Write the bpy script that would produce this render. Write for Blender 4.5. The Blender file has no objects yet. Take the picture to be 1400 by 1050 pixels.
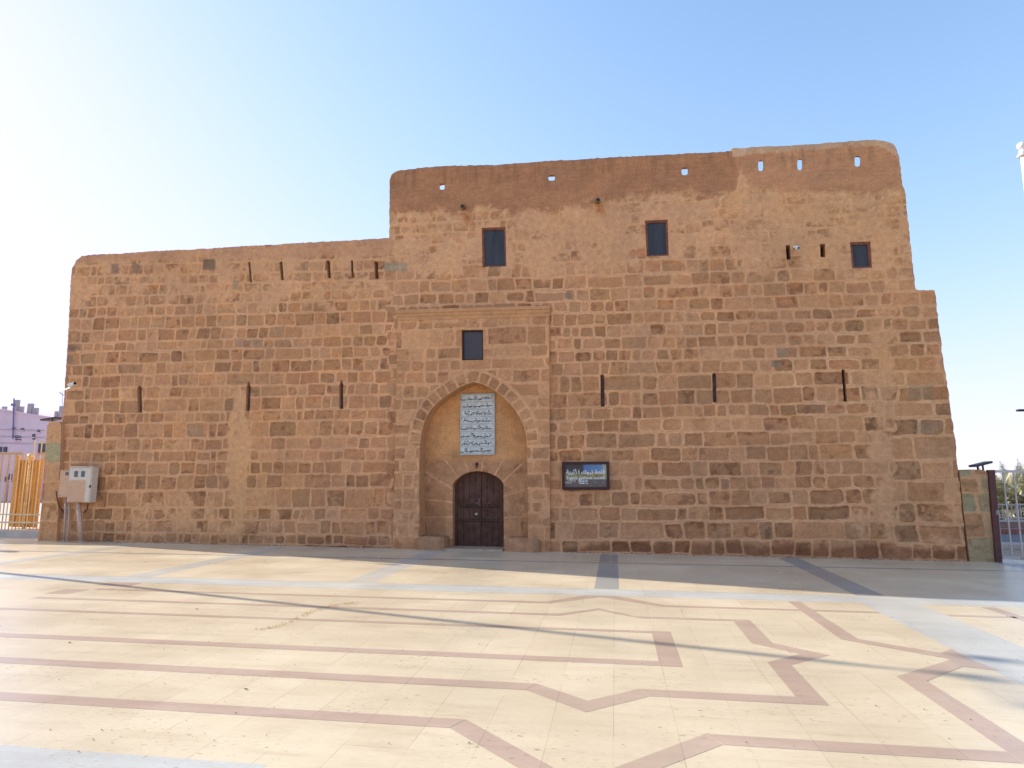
import bpy, bmesh, math, random
import numpy as np
from mathutils import Vector, Matrix
from mathutils.geometry import tessellate_polygon

# ------------------------------------------------------------------ camera model
F = 880.; EYE = 1.7; HOR = 654.; VPX = 841.
pit = math.atan((HOR-525)/F); yaw = math.atan((VPX-700)/(F/math.cos(pit)))
FW = np.array([-math.sin(yaw)*math.cos(pit), math.cos(yaw)*math.cos(pit), math.sin(pit)])
RT = np.array([math.cos(yaw), math.sin(yaw), 0.]); UP = np.cross(RT, FW)
def ray(x, y): return FW*F + RT*(x-700) + UP*(525-y)
def gnd(x, y, z=0.):
    r = ray(x, y); t = (z-EYE)/r[2]; return (r[0]*t, r[1]*t)
def atY(x, y, Y):
    r = ray(x, y); t = Y/r[1]; return Vector((r[0]*t, Y, EYE+r[2]*t))
# facade frame: u along the wall, v into the wall, z up
FO = np.array([0., 15.35, 0.]); FA = math.atan(-0.045)
EU = np.array([math.cos(FA), math.sin(FA), 0.]); EV = np.array([-math.sin(FA), math.cos(FA), 0.])
def fp(x, y, v=0.):
    r = ray(x, y); c = np.array([0, 0, EYE])
    t = (v - (c-FO)@EV)/(r@EV); p = c + r*t
    return (float((p-FO)@EU), float(p[2]))
def to_px(U, V, Z):
    dx = FO[0]+EU[0]*U+EV[0]*V; dy = FO[1]+EU[1]*U+EV[1]*V; dz = Z-EYE
    w = FW[0]*dx+FW[1]*dy+FW[2]*dz
    return (700+F*(RT[0]*dx+RT[1]*dy)/w, 525-F*(UP[0]*dx+UP[1]*dy+UP[2]*dz)/w)
rnd = random.Random(7)

# ------------------------------------------------------------------ scene helpers
C = bpy.context.scene.collection
def link(o, parent=None):
    C.objects.link(o)
    if parent: o.parent = parent
    return o
def tag(o, label=None, cat=None, group=None, kind=None):
    if label: o['label'] = label
    if cat: o['category'] = cat
    if group: o['group'] = group
    if kind: o['kind'] = kind
    return o
def empty(name, loc=(0, 0, 0), rz=0., label=None, cat=None, group=None):
    o = bpy.data.objects.new(name, None); o.location = loc; o.rotation_euler = (0, 0, rz)
    link(o); return tag(o, label, cat, group)
def copy_tree(o, parent=None):
    c = o.copy(); link(c, parent)
    for ch in list(o.children): copy_tree(ch, c)
    return c

class MB:
    """collects simple shaped solids into one mesh"""
    def __init__(s): s.bm = bmesh.new()
    def box(s, c, d, rot=None, bev=0.):
        r = bmesh.ops.create_cube(s.bm, size=1.0); vs = r['verts']
        for v in vs: v.co = Vector((v.co.x*d[0], v.co.y*d[1], v.co.z*d[2]))
        if bev:
            es = list({e for v in vs for e in v.link_edges})
            rr = bmesh.ops.bevel(s.bm, geom=es, offset=bev, segments=2, affect='EDGES', profile=.5)
            vs = list({v for f in rr['faces'] for v in f.verts} | {v for v in vs if v.is_valid})
        M = Matrix.Translation(Vector(c)) @ (rot.to_4x4() if rot else Matrix.Identity(4))
        for v in vs: v.co = M @ v.co
        return s
    def tube(s, a, b, r0, r1=None, n=10):
        a = Vector(a); b = Vector(b); r1 = r0 if r1 is None else r1
        q = (b-a).to_track_quat('Z', 'Y').to_matrix(); L = (b-a).length
        rr = bmesh.ops.create_cone(s.bm, cap_ends=True, segments=n, radius1=r0, radius2=r1, depth=L)
        for v in rr['verts']: v.co = q @ v.co + (a+b)/2
        return s
    def path(s, pts, r, n=8):
        for a, b in zip(pts, pts[1:]): s.tube(a, b, r, r, n)
        return s
    def ball(s, c, r, sc=(1, 1, 1), n=12):
        rr = bmesh.ops.create_uvsphere(s.bm, u_segments=n, v_segments=max(6, n*2//3), radius=r)
        for v in rr['verts']: v.co = Vector((v.co.x*sc[0], v.co.y*sc[1], v.co.z*sc[2])) + Vector(c)
        return s
    def poly(s, pts):
        try: s.bm.faces.new([s.bm.verts.new(Vector(p)) for p in pts])
        except ValueError: pass
        return s
    def prism(s, pts2, v0, v1):
        """polygon in (u,z) pushed from v0 to v1"""
        a = [s.bm.verts.new((p[0], v0, p[1])) for p in pts2]
        b = [s.bm.verts.new((p[0], v1, p[1])) for p in pts2]
        s.bm.faces.new(a); s.bm.faces.new(b[::-1]); n = len(a)
        for i in range(n): s.bm.faces.new((a[i], b[i], b[(i+1) % n], a[(i+1) % n]))
        return s
    def build(s, name, mat, parent=None, smooth=False, loc=None, rz=None):
        bmesh.ops.recalc_face_normals(s.bm, faces=s.bm.faces)
        me = bpy.data.meshes.new(name); s.bm.to_mesh(me); s.bm.free()
        if smooth: me.polygons.foreach_set('use_smooth', [True]*len(me.polygons))
        me.materials.append(mat)
        o = bpy.data.objects.new(name, me); link(o, parent)
        if loc is not None: o.location = loc
        if rz is not None: o.rotation_euler = (0, 0, rz)
        return o

# ------------------------------------------------------------------ materials
def nmat(name):
    m = bpy.data.materials.new(name); m.use_nodes = True
    nt = m.node_tree; b = nt.nodes['Principled BSDF']; return m, nt, b
def node(nt, t, **kw):
    n = nt.nodes.new(t)
    for k, v in kw.items():
        if k in n.inputs.keys(): n.inputs[k].default_value = v
        else: setattr(n, k, v)
    return n
def ramp(nt, src, stops):
    r = nt.nodes.new('ShaderNodeValToRGB'); e = r.color_ramp.elements
    while len(e) < len(stops): e.new(.5)
    for k, (p, c) in enumerate(stops):
        e[k].position = p; e[k].color = (c, c, c, 1) if not hasattr(c, '__len__') else (*c, 1)
    nt.links.new(src, r.inputs[0]); return r.outputs[0]
def mixc(nt, fac, a, b, mode='MIX'):
    m = nt.nodes.new('ShaderNodeMix'); m.data_type = 'RGBA'; m.blend_type = mode
    for s, v in ((m.inputs[0], fac), (m.inputs[6], a), (m.inputs[7], b)):
        if hasattr(v, 'is_linked'): nt.links.new(v, s)
        elif hasattr(v, '__len__'): s.default_value = (*v, 1) if len(v) == 3 else v
        else: s.default_value = v
    return m.outputs[2]
def noise(nt, scale, detail=4, rough=.6, vec=None, coord='Object', sc=None):
    n = node(nt, 'ShaderNodeTexNoise', Scale=scale, Detail=detail, Roughness=rough)
    tc = node(nt, 'ShaderNodeTexCoord'); src = tc.outputs[coord]
    if sc:
        mp = node(nt, 'ShaderNodeMapping'); mp.inputs['Scale'].default_value = sc
        nt.links.new(src, mp.inputs[0]); src = mp.outputs[0]
    nt.links.new(src, n.inputs['Vector']); return n.outputs['Fac']
def bump(nt, b, h, dist, strength=1.):
    n = node(nt, 'ShaderNodeBump', Strength=strength, Distance=dist)
    nt.links.new(h, n.inputs['Height']); nt.links.new(n.outputs[0], b.inputs['Normal']); return n
def plain(name, col, rough=.6, metal=0., var=.25, scale=9., bmp=.002, spec=.5, dirt=None, dscale=3.):
    m, nt, b = nmat(name)
    f = noise(nt, scale, 6, .65)
    lo = tuple(c*(1-var) for c in col); hi = tuple(min(1, c*(1+var)) for c in col)
    c = ramp(nt, f, [(.3, lo), (.7, hi)])
    if dirt:
        f2 = noise(nt, dscale, 8, .7)
        c = mixc(nt, ramp(nt, f2, [(.48, 0.), (.66, 1.)]), c, dirt)
    nt.links.new(c, b.inputs['Base Color'])
    b.inputs['Roughness'].default_value = rough; b.inputs['Metallic'].default_value = metal
    b.inputs['Specular IOR Level'].default_value = spec
    if bmp: bump(nt, b, noise(nt, scale*8, 4, .7), bmp)
    return m

def masonry_mat():
    m, nt, b = nmat('masonry')
    at = node(nt, 'ShaderNodeAttribute', attribute_name='Col')
    f1 = noise(nt, 7, 8, .7); f2 = noise(nt, 38, 6, .75); f3 = noise(nt, .9, 4, .6)
    c = mixc(nt, 1., at.outputs['Color'], ramp(nt, f1, [(.25, (.80, .79, .78)), (.75, (1.18, 1.19, 1.2))]), 'MULTIPLY')
    c = mixc(nt, 1., c, ramp(nt, f2, [(.3, (.80, .80, .80)), (.5, (1, 1, 1)), (.72, (1.2, 1.2, 1.2))]), 'MULTIPLY')
    c = mixc(nt, 1., c, ramp(nt, f3, [(.3, (.90, .92, .95)), (.7, (1.1, 1.08, 1.02))]), 'MULTIPLY')
    # small pits
    f4 = noise(nt, 23, 2, .5)
    c = mixc(nt, ramp(nt, f4, [(.70, 0.), (.76, .55)]), c, (.10, .062, .045))
    c = mixc(nt, 1., c, (1.13, 1.155, 1.05), 'MULTIPLY')
    nt.links.new(c, b.inputs['Base Color']); b.inputs['Roughness'].default_value = .95
    b.inputs['Specular IOR Level'].default_value = .2
    bp = bump(nt, b, f2, .012, .9)
    b2 = node(nt, 'ShaderNodeBump', Strength=.9, Distance=.03); nt.links.new(f1, b2.inputs['Height'])
    nt.links.new(b2.outputs[0], bp.inputs['Normal'])
    return m
M_STONE = masonry_mat()

def paving_mat(name, base, veins, joint=True, rough=.33, tile=.43, offx=-.05, offy=5.08, jcol=(.30, .21, .135)):
    m, nt, b = nmat(name)
    tc = node(nt, 'ShaderNodeTexCoord'); sep = node(nt, 'ShaderNodeSeparateXYZ'); nt.links.new(tc.outputs['Object'], sep.inputs[0])
    f1 = noise(nt, 1.0, 7, .65, sc=(1.2, 7, 1)); f2 = noise(nt, 1., 6, .6, sc=(.5, .6, 1)); f3 = noise(nt, 1., 4, .8, sc=(14, 60, 1))
    c = ramp(nt, f1, [(.28, veins), (.45, base), (.75, tuple(min(1, x*1.08) for x in base))])
    c = mixc(nt, 1., c, ramp(nt, f2, [(.3, (.86, .85, .84)), (.7, (1.06, 1.06, 1.06))]), 'MULTIPLY')
    c = mixc(nt, 1., c, ramp(nt, f3, [(.35, (.93, .92, .9)), (.6, (1.03, 1.03, 1.03))]), 'MULTIPLY')
    # per tile tone
    def mth(op, a, bb=None):
        n = nt.nodes.new('ShaderNodeMath'); n.operation = op
        for s, v in zip(n.inputs, (a, bb)):
            if v is None: continue
            if hasattr(v, 'is_linked'): nt.links.new(v, s)
            else: s.default_value = v
        return n.outputs[0]
    tx = mth('DIVIDE', mth('SUBTRACT', sep.outputs[0], offx), tile); ty = mth('DIVIDE', mth('SUBTRACT', sep.outputs[1], offy), tile)
    cx = mth('FLOOR', tx); cy = mth('FLOOR', ty)
    cmb = node(nt, 'ShaderNodeCombineXYZ'); nt.links.new(cx, cmb.inputs[0]); nt.links.new(cy, cmb.inputs[1])
    wn = node(nt, 'ShaderNodeTexWhiteNoise'); nt.links.new(cmb.outputs[0], wn.inputs['Vector'])
    c = mixc(nt, 1., c, ramp(nt, wn.outputs['Value'], [(0., (.955, .945, .93)), (1., (1.02, 1.02, 1.025))]), 'MULTIPLY')
    if joint:
        def edge(t, w):
            fr = mth('FRACT', t); d = mth('MINIMUM', fr, mth('SUBTRACT', 1., fr)); return mth('LESS_THAN', d, w)
        jx = edge(tx, .0065); jy = edge(ty, .0055)
        n1 = ramp(nt, noise(nt, 1., 3, .6, sc=(1.7, 1.3, 1)), [(.42, .12), (.64, .7)])
        n2 = ramp(nt, noise(nt, 1., 3, .6, sc=(1.1, 2.3, 1)), [(.5, .04), (.68, .55)])
        j = mth('MAXIMUM', mth('MULTIPLY', jx, n1), mth('MULTIPLY', jy, n2))
        c = mixc(nt, j, c, jcol)
        # filled travertine pits in a few drifting patches
        p = ramp(nt, noise(nt, 1., 2, .5, sc=(16, 34, 1)), [(.645, 0.), (.69, 1.)])
        pm = ramp(nt, noise(nt, 1., 2, .5, sc=(.8, 1.6, 1)), [(.47, 0.), (.60, 1.)])
        c = mixc(nt, mth('MULTIPLY', mth('MULTIPLY', p, pm), .75), c, (.30, .21, .14))
    # a dusty tone
    f5 = noise(nt, .35, 5, .6)
    c = mixc(nt, ramp(nt, f5, [(.45, 0.), (.75, .35)]), c, (.68, .56, .37))
    nt.links.new(c, b.inputs['Base Color'])
    rr = ramp(nt, f2, [(.3, rough*.75), (.7, rough*1.35)]); nt.links.new(rr, b.inputs['Roughness'])
    bump(nt, b, f3, .0012, .5)
    return m
M_PAVE = paving_mat('travertine', (.75, .62, .42), (.67, .53, .35))
M_PINK = paving_mat('pink_granite', (.55, .40, .30), (.49, .35, .265), joint=True, jcol=(.25, .16, .14))
M_GREY = paving_mat('grey_marble', (.57, .56, .50), (.52, .51, .46), joint=True, jcol=(.4, .4, .38), rough=.42)
M_STRIP_SHADED = paving_mat('grey_strip_shaded', (.36, .37, .34), (.31, .32, .30), joint=False, rough=.3)  # grey strip stone with the fort's shade darkened into its colour
M_STRIP_SUNLIT = paving_mat('grey_strip_sunlit', (.60, .57, .48), (.54, .51, .43), joint=False, rough=.3)  # same grey stone, sunlight put in as a paler colour

# ------------------------------------------------------------------ numpy noise
def vnoise(x, y, seed, oct=1):
    tot = 0; amp = 1; s = 0
    for o in range(oct):
        T = np.random.RandomState(seed+o*13).rand(256, 256)
        xi = np.floor(x).astype(int); yi = np.floor(y).astype(int); fx = x-xi; fy = y-yi
        fx = fx*fx*(3-2*fx); fy = fy*fy*(3-2*fy)
        a = T[xi & 255, yi & 255]; b = T[(xi+1) & 255, yi & 255]; c = T[xi & 255, (yi+1) & 255]; d = T[(xi+1) & 255, (yi+1) & 255]
        tot = tot + amp*((a*(1-fx)+b*fx)*(1-fy)+(c*(1-fx)+d*fx)*fy); s += amp; amp *= .5; x = x*2+17.3; y = y*2+5.1
    return tot/s
def ss(x, a, b):
    t = np.clip((x-a)/(b-a), 0, 1); return t*t*(3-2*t)
def inpoly(X, Y, P):
    r = np.zeros(X.shape, bool); n = len(P)
    for i in range(n):
        x0, y0 = P[i]; x1, y1 = P[(i+1) % n]
        if y0 == y1: continue
        c = ((y0 > Y) != (y1 > Y)) & (X < (x1-x0)*(Y-y0)/(y1-y0)+x0)
        r ^= c
    return r

# palette, linear base colours
MORTAR = np.array([.585, .305, .170]); MUD = np.array([.375, .172, .093])
STONES = np.array([[.275, .160, .098], [.255, .145, .088], [.300, .165, .100], [.290, .150, .095], [.250, .165, .105],
                   [.215, .140, .092], [.330, .185, .115], [.300, .185, .105], [.225, .160, .115], [.265, .150, .105], [.20, .125, .085], [.25, .17, .122]])*np.array([1.60, 1.30, 1.05])
STONES = STONES*.52+STONES.mean(0)*.48*(STONES.sum(1)/STONES.mean(0).sum())[:, None]**.7
STONES = STONES*.97
STONES = STONES*.75+STONES.mean(0)*.25*(STONES.sum(1)/STONES.mean(0).sum())[:, None]

def stones(U, Z, lines, seed, mean=.35, gap=.024, warm=0.):
    """lines: list of functions of U giving the height of each bed joint, ascending.
       returns sdf (negative inside), colour, relief, random per stone"""
    rs = np.random.RandomState(seed)
    d = np.full(U.shape, .05, np.float64); col = np.tile(MORTAR, (U.size, 1)); rel = np.zeros(U.shape); rid = np.ones(U.shape)
    wob = (vnoise(U*2.2, Z*2.2, seed+5)-.5)*.032
    wu = (vnoise(U*2.6+40, Z*3.1, seed+6)-.5)*.05
    edge = (vnoise(U*11, Z*11, seed+7, 2)-.5)*.026
    Zw = Z+wob; lv = [f(U) for f in lines]
    for k in range(len(lv)-1):
        lo, hi = lv[k], lv[k+1]
        m = (Zw >= lo) & (Zw < hi)
        if not m.any(): continue
        um = U[m]+wu[m]; zm = Zw[m]; lo_, hi_ = lo[m], hi[m]; hh = hi_-lo_
        u0 = um.min()-1; u1 = um.max()+1; js = [u0-rs.rand()*.3]
        h = float(np.mean(hh))
        while js[-1] < u1:
            js.append(js[-1]+h*(.55+.45*mean/.3)*rs.choice([.62, .85, 1., 1.2, 1.4, 1.75, 2.2], p=[.13, .2, .22, .19, .13, .09, .04]))
        js = np.array(js); n = len(js)
        slant = (rs.rand(n)-.5)*.06
        fr = (zm-lo_)/np.maximum(hh, 1e-3)
        idx = np.clip(np.searchsorted(js, um)-1, 0, n-2)
        L = js[idx]+slant[idx]*(fr-.5); R = js[idx+1]+slant[idx+1]*(fr-.5)
        gi = gap*(.65+rs.rand(n)*.9)[idx]; cr = (.02+rs.rand(n)**2*.07)[idx]
        tp = (rs.rand(n)**3*.05)[idx]; bt = (rs.rand(n)**3*.03)[idx]
        hx = (R-L)/2-gi; hz = (hh-tp-bt)/2-gi*.85; cz = (lo_+bt+hi_-tp)/2
        cr = np.minimum(cr, np.minimum(hx, hz)*.9)
        qx = np.abs(um-(L+R)/2)-hx+cr; qz = np.abs(zm-cz)-hz+cr
        dd = np.hypot(np.maximum(qx, 0), np.maximum(qz, 0))+np.minimum(np.maximum(qx, qz), 0)-cr+edge[m]
        ci = rs.choice(len(STONES), n, p=np.array([3, 3, 3, 2, 1.6, 1.3, 2, 1.6, .9, 2, .5, .8])/21.7)
        cc = STONES[ci]*(.9+.2*rs.rand(n, 1))
        rl = np.where(rs.rand(n) < .62, .003+.011*rs.rand(n), -.004-.016*rs.rand(n))
        tilt = (rs.rand(n)-.5)*.02; tz = (rs.rand(n)-.5)*.03
        d[m] = dd; col[m] = cc[idx]
        rel[m] = rl[idx]+tilt[idx]*(um-(L+R)/2)/np.maximum(hx, .05)+tz[idx]*(zm-cz)/np.maximum(hz, .05)*.4
        rd = rs.rand(n); rid[m] = rd[idx]
        er = (rs.rand(n) < .38)*(.010+.020*rs.rand(n)); off = .018+.03*rs.rand(n)
        hol = ss(-(dd+off[idx])+(vnoise(U[m]*9+seed, Z[m]*9, seed+9, 3)-.5)*.07, 0, .016)
        rel[m] -= hol*er[idx]
    return d, col, rel, rid

def grid_mesh(name, P, holes, cell, v, fn, parent, mat=M_STONE, back=None, hole_back=None, side_col=None, caps=None):
    """sheet on plane local y=v cut to polygon P (u,z) minus holes, displaced towards -y and coloured by fn,
       with returns going back along the outline and the holes"""
    P = np.array(P, float); u0, z0 = P.min(0); u1, z1 = P.max(0)
    nu = int(math.ceil((u1-u0)/cell))+1; nz = int(math.ceil((z1-z0)/cell))+1
    us = np.linspace(u0, u1, nu); zs = np.linspace(z0, z1, nz); U, Z = np.meshgrid(us, zs, indexing='ij')
    cu = (us[:-1]+us[1:])/2; cz = (zs[:-1]+zs[1:])/2; CU, CZ = np.meshgrid(cu, cz, indexing='ij')
    keep = inpoly(CU, CZ, P)
    for H in holes:
        H = np.array(H); a0, b0 = H.min(0)-cell; a1, b1 = H.max(0)+cell
        i0, i1 = np.searchsorted(cu, [a0, a1]); j0, j1 = np.searchsorted(cz, [b0, b1])
        keep[i0:i1, j0:j1] &= ~inpoly(CU[i0:i1, j0:j1], CZ[i0:i1, j0:j1], H)
    vid = np.arange(nu*nz).reshape(nu, nz)
    quads = np.stack([vid[:-1, :-1], vid[1:, :-1], vid[1:, 1:], vid[:-1, 1:]], -1)[keep]
    cnt = np.zeros(nu*nz, int); np.add.at(cnt, quads.ravel(), 1)
    Uf = U.ravel().copy(); Zf = Z.ravel().copy()
    bd = np.where((cnt > 0) & (cnt < 4))[0]
    segs = []
    for L in [P]+[np.array(h) for h in holes]:
        for i in range(len(L)): segs.append((*L[i], *L[(i+1) % len(L)]))
    bx = Uf[bd]; bz = Zf[bd]; best = np.full(len(bd), 1e9); px = bx.copy(); pz = bz.copy()
    for (x0, y0, x1, y1) in segs:
        dx, dy = x1-x0, y1-y0; l2 = dx*dx+dy*dy
        if l2 < 1e-12: continue
        t = np.clip(((bx-x0)*dx+(bz-y0)*dy)/l2, 0, 1); qx = x0+t*dx; qz = y0+t*dy
        dd = (bx-qx)**2+(bz-qz)**2; s = dd < best; best[s] = dd[s]; px[s] = qx[s]; pz[s] = qz[s]
    ok = best < (1.6*cell)**2
    Uf[bd[ok]] = px[ok]; Zf[bd[ok]] = pz[ok]
    used = np.where(cnt > 0)[0]; remap = -np.ones(nu*nz, int); remap[used] = np.arange(len(used))
    uu = Uf[used]; zz = Zf[used]; quads = remap[quads]
    disp, col = fn(uu, zz)
    isb = np.zeros(len(used), bool); isb[remap[bd]] = True
    disp = np.where(isb, np.minimum(disp, .004), disp)
    co = np.stack([uu, v-disp, zz], 1); cols = col
    faces4 = [quads]; tri = []
    extra_v = []; extra_c = []; ef = []
    base = len(co)
    def strip(L, vb, L2=None, c=None, closed=True):
        nonlocal base
        L2 = L if L2 is None else L2; n = len(L); c = side_col if c is None else c
        # subdivide in depth for shading variety
        for (p, vv) in [(L, v+.003), (L2, vb)]:
            for q in p: extra_v.append((q[0], vv, q[1])); extra_c.append(c)
        for i in range(n if closed else n-1):
            j = (i+1) % n; ef.append((base+i, base+n+i, base+n+j, base+j))
        base += 2*n
    if side_col is None: side_col = MORTAR
    if back is not None:
        strip([tuple(p) for p in P], back)
    for hi, H in enumerate(holes):
        hb = hole_back[hi] if hole_back else back
        if hb is None: continue
        if isinstance(hb, tuple): strip(H, hb[0], hb[1])
        else: strip(H, hb)
        if caps is not None and caps[hi] is not None:
            n = len(H); c = caps[hi]
            for q in H: extra_v.append((q[0], hb-.002, q[1])); extra_c.append(c)
            tri.append((base, n)); base += n
    if extra_v:
        co = np.vstack([co, np.array(extra_v)]); cols = np.vstack([cols, np.array(extra_c)])
        faces4.append(np.array(ef, int).reshape(-1, 4))
    Q = np.vstack(faces4)
    me = bpy.data.meshes.new(name)
    nl = Q.size+sum(n for _, n in tri); nf = len(Q)+len(tri)
    me.vertices.add(len(co)); me.vertices.foreach_set('co', co.astype(np.float32).ravel())
    me.loops.add(nl); li = list(Q.ravel())
    li = np.concatenate([Q.ravel()]+[np.arange(b, b+n) for b, n in tri]); me.loops.foreach_set('vertex_index', li.astype(np.int32))
    me.polygons.add(nf)
    st = np.concatenate([np.arange(len(Q))*4, Q.size+np.cumsum([0]+[n for _, n in tri])[:-1]]) if tri else np.arange(len(Q))*4
    me.polygons.foreach_set('loop_start', st.astype(np.int32))
    sm = np.zeros(nf, bool); sm[:len(faces4[0])] = True; me.polygons.foreach_set('use_smooth', sm)
    me.update(calc_edges=True); me.validate()
    ca = me.color_attributes.new('Col', 'FLOAT_COLOR', 'POINT')
    rgba = np.ones((len(co), 4), np.float32); rgba[:, :3] = np.clip(cols, 0, 1); ca.data.foreach_set('color', rgba.ravel())
    me.materials.append(mat)
    o = bpy.data.objects.new(name, me); link(o, parent); return o

def flat_col(me, rgb):
    ca = me.color_attributes.new('Col', 'FLOAT_COLOR', 'POINT')
    a = np.ones((len(me.vertices), 4), np.float32); a[:, :3] = rgb; ca.data.foreach_set('color', a.ravel())

# ------------------------------------------------------------------ the fort
fort = empty('stone_fort', tuple(FO), FA, 'long two-storey fort of brown sandstone blocks with a pointed entrance arch', 'fort')

OUT = [(74, 742), (77, 715), (80, 660), (83, 600), (84.5, 575), (86.3, 560), (88, 538), (89.5, 515), (91.5, 485), (93.2, 455), (94.6, 425), (96, 395), (96.8, 378), (99, 366), (104, 356), (112, 350), (130, 348), (165, 346.5),
       (205, 343.5), (250, 341.5), (290, 339.5), (330, 336.5), (370, 334.8), (410, 332.2), (450, 330), (490, 328), (512, 326.5), (526, 325.5), (532, 325), (532.3, 300), (532.5, 270), (533, 246),
       (535, 239), (540, 235), (548, 232.8), (575, 229.6), (610, 226.8), (645, 226.2), (680, 225.4), (715, 222.6), (750, 219.6), (790, 218.2), (830, 215.2), (870, 213.6), (910, 211.4), (950, 209.4), (985, 207.6),
       (999, 206.8), (1001, 203), (1040, 200.8), (1080, 199), (1120, 196.4), (1150, 194.4), (1175, 192), (1195, 191.2), (1210, 192.4), (1220, 197), (1226, 204), (1229.5, 215), (1231.5, 235), (1234, 252), (1239, 272), (1241.5, 300), (1245, 335), (1249, 372), (1251.5, 396),
       (1278.5, 397), (1281, 425), (1285, 452), (1288, 480), (1291, 500), (1294, 517), (1297, 540), (1300.5, 562), (1303.5, 590), (1307, 602), (1307.5, 628), (1311, 655), (1314, 685), (1317, 715), (1320, 742), (1322, 769)]
def jag(pts, amp, maxlen, seed):
    """finer polyline with slight irregularity"""
    r = random.Random(seed); out = []
    for i in range(len(pts)-1):
        a = Vector(pts[i]); b = Vector(pts[i+1]); n = max(1, int((b-a).length/maxlen))
        for k in range(n):
            p = a.lerp(b, k/n); out.append((p.x+r.uniform(-amp, amp), p.y+r.uniform(-amp, amp)))
    out.append(tuple(pts[-1])); return out
outline = [fp(*p) for p in OUT]
outline = jag(outline, .012, .075, 3)
outline = [(outline[0][0], -.12)] + outline + [(outline[-1][0], -.12)]
U_L = outline[0][0]; U_R = outline[-1][0]

def rect(x0, y0, x1, y1, sx=0., v=0.):
    """px rectangle; sx = how much the bottom is shifted right of the top"""
    return [fp(x0, y0, v), fp(x0+sx, y1, v), fp(x1+sx, y1, v), fp(x1, y0, v)]
def slit(x0, y0, x1, y1, sx=0., tip=0):
    a = rect(x0, y0+tip, x1, y1, sx); 
    return [a[0], a[1], a[2], a[3], fp((x0+x1)/2, y0)] if tip else a
WIN = {'a': [(658.6, 311.5), (659.6, 365), (692.3, 364.3), (691, 310.2)],
       'b': [(881.8, 301.6), (884.2, 350.6), (914.4, 349.6), (912.6, 300)],
       'c': [(1162, 331), (1165.4, 367.2), (1192.4, 366), (1190, 330)]}
wins = {k: [fp(*p) for p in v] for k, v in WIN.items()}
slits_low = [slit(188, 526.5, 193.6, 564, .3, 3), slit(337, 521.5, 342.6, 562, -1.2, 7), slit(464, 519, 469.3, 559, 0, 7),
             slit(820.8, 511.5, 826, 556, .6, 2), slit(973.6, 509, 978.8, 550, 1., 3), slit(1150.6, 504.6, 1155, 549, 3.2, 1.5)]
slits_up = [slit(339.3, 358, 342.2, 386, 2.2), slit(382, 357.6, 386, 383, 2), slit(446, 356, 450.6, 380.5, 2), slit(479.6, 356, 482.6, 379, .8), slit(511.4, 357, 516.4, 381, 1.)]
slits_r = [slit(1074, 335, 1080, 355, 1.6), slit(1121.2, 333.5, 1128, 351.5, .6)]
def hole(x0, y0, x1, y1, n=10):
    cx, cy = (x0+x1)/2, (y0+y1)/2; pts = []
    for i in range(n):
        a = 2*math.pi*i/n; c, s = math.cos(a), math.sin(a)
        pts.append(fp(cx+(x1-x0)/2*abs(c)**.6*(1 if c > 0 else -1), cy-(y1-y0)/2*abs(s)**.6*(1 if s > 0 else -1)))
    return pts
peep = [hole(601.2, 251, 608, 259.5), hole(749.6, 239.2, 758.8, 247.2), hole(931.6, 229.2, 940.4, 239.6), hole(1036.4, 219, 1043.4, 234.2), hole(1090, 217, 1096.6, 232.8), hole(1168.2, 213, 1176, 228)]
PL, PR = fp(542.5, 600)[0], fp(751.5, 600)[0]
ptop = fp(545, 422)[1]
portal_hole = [(PL+.12, -.12), (PR-.12, -.12), (PR-.12, ptop-.12), (PL+.12, ptop-.12)]
holes = list(wins.values())+slits_low+slits_up+slits_r+peep+[portal_hole]
dk = np.array([.05, .03, .022])  # near-black for the slit caps, paints the shade inside the openings
TH = .42
def splay(p):
    cu = sum(q[0] for q in p)/len(p); cz_ = sum(q[1] for q in p)/len(p)
    return [(cu+(u-cu)*2.7+.010*cu, cz_+(z-cz_)*1.3+.135) for u, z in p]
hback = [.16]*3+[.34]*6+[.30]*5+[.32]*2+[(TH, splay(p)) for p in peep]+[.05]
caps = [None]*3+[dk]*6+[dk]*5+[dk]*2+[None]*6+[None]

def zline(xa, ya, xb, yb, v=0.):
    (ua, za), (ub, zb) = fp(xa, ya, v), fp(xb, yb, v); k = (zb-za)/(ub-ua); return lambda U: za+(U-ua)*k
LEFT = [(770, 775), (741, 746), (727, 731), (711, 711), (694, 694), (671, 667), (651, 647), (632, 630), (617, 614), (600, 596), (580, 574), (566, 559), (547, 540), (531, 524), (514, 507), (499, 489), (481, 474),
        (469, 459), (452, 443), (435, 425), (421, 409), (406, 395), (390, 384), (378, 370), (363, 355), (346, 338), (330, 322)]
left_lines = [zline(110, a, 500, b) for a, b in LEFT]
RA = [785, 757.5, 737.5, 712.5, 692.5, 671, 652.5, 631, 612.5, 591, 572.5, 555, 534, 512, 494, 477, 460, 443, 426, 409, 392, 374, 355, 338, 322, 305, 290, 275, 258, 240, 222, 200]
RB = [790, 763, 737, 712, 690, 668, 650, 630, 607, 589, 567, 550, 527, 507, 489, 472, 455, 436, 421, 402, 384, 366, 348, 329, 311, 293, 277, 260, 243, 225, 207, 185]
right_lines = [zline(890, a, 1150, b) for a, b in zip(RA, RB)]
BU = [795, 766, 744, 716, 687, 656, 628.6, 596, 571.5, 549.5, 527.5, 507, 487, 469.5, 451.5, 434, 417, 396, 380, 364, 348, 330, 313, 295, 278, 260, 240, 220, 200, 180]
butt_lines = [zline(1257, a, 1310, a+53*(a-645)*.00019) for a in BU]
PO = [775, 752, 735, 718, 700, 684, 667, 647, 629, 611, 595, 577, 560, 544, 525, 507, 491, 475, 450, 432, 415]
port_lines = [zline(600, a, 740, a+140*(a-645)*.00019, -.1) for a in PO]

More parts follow.
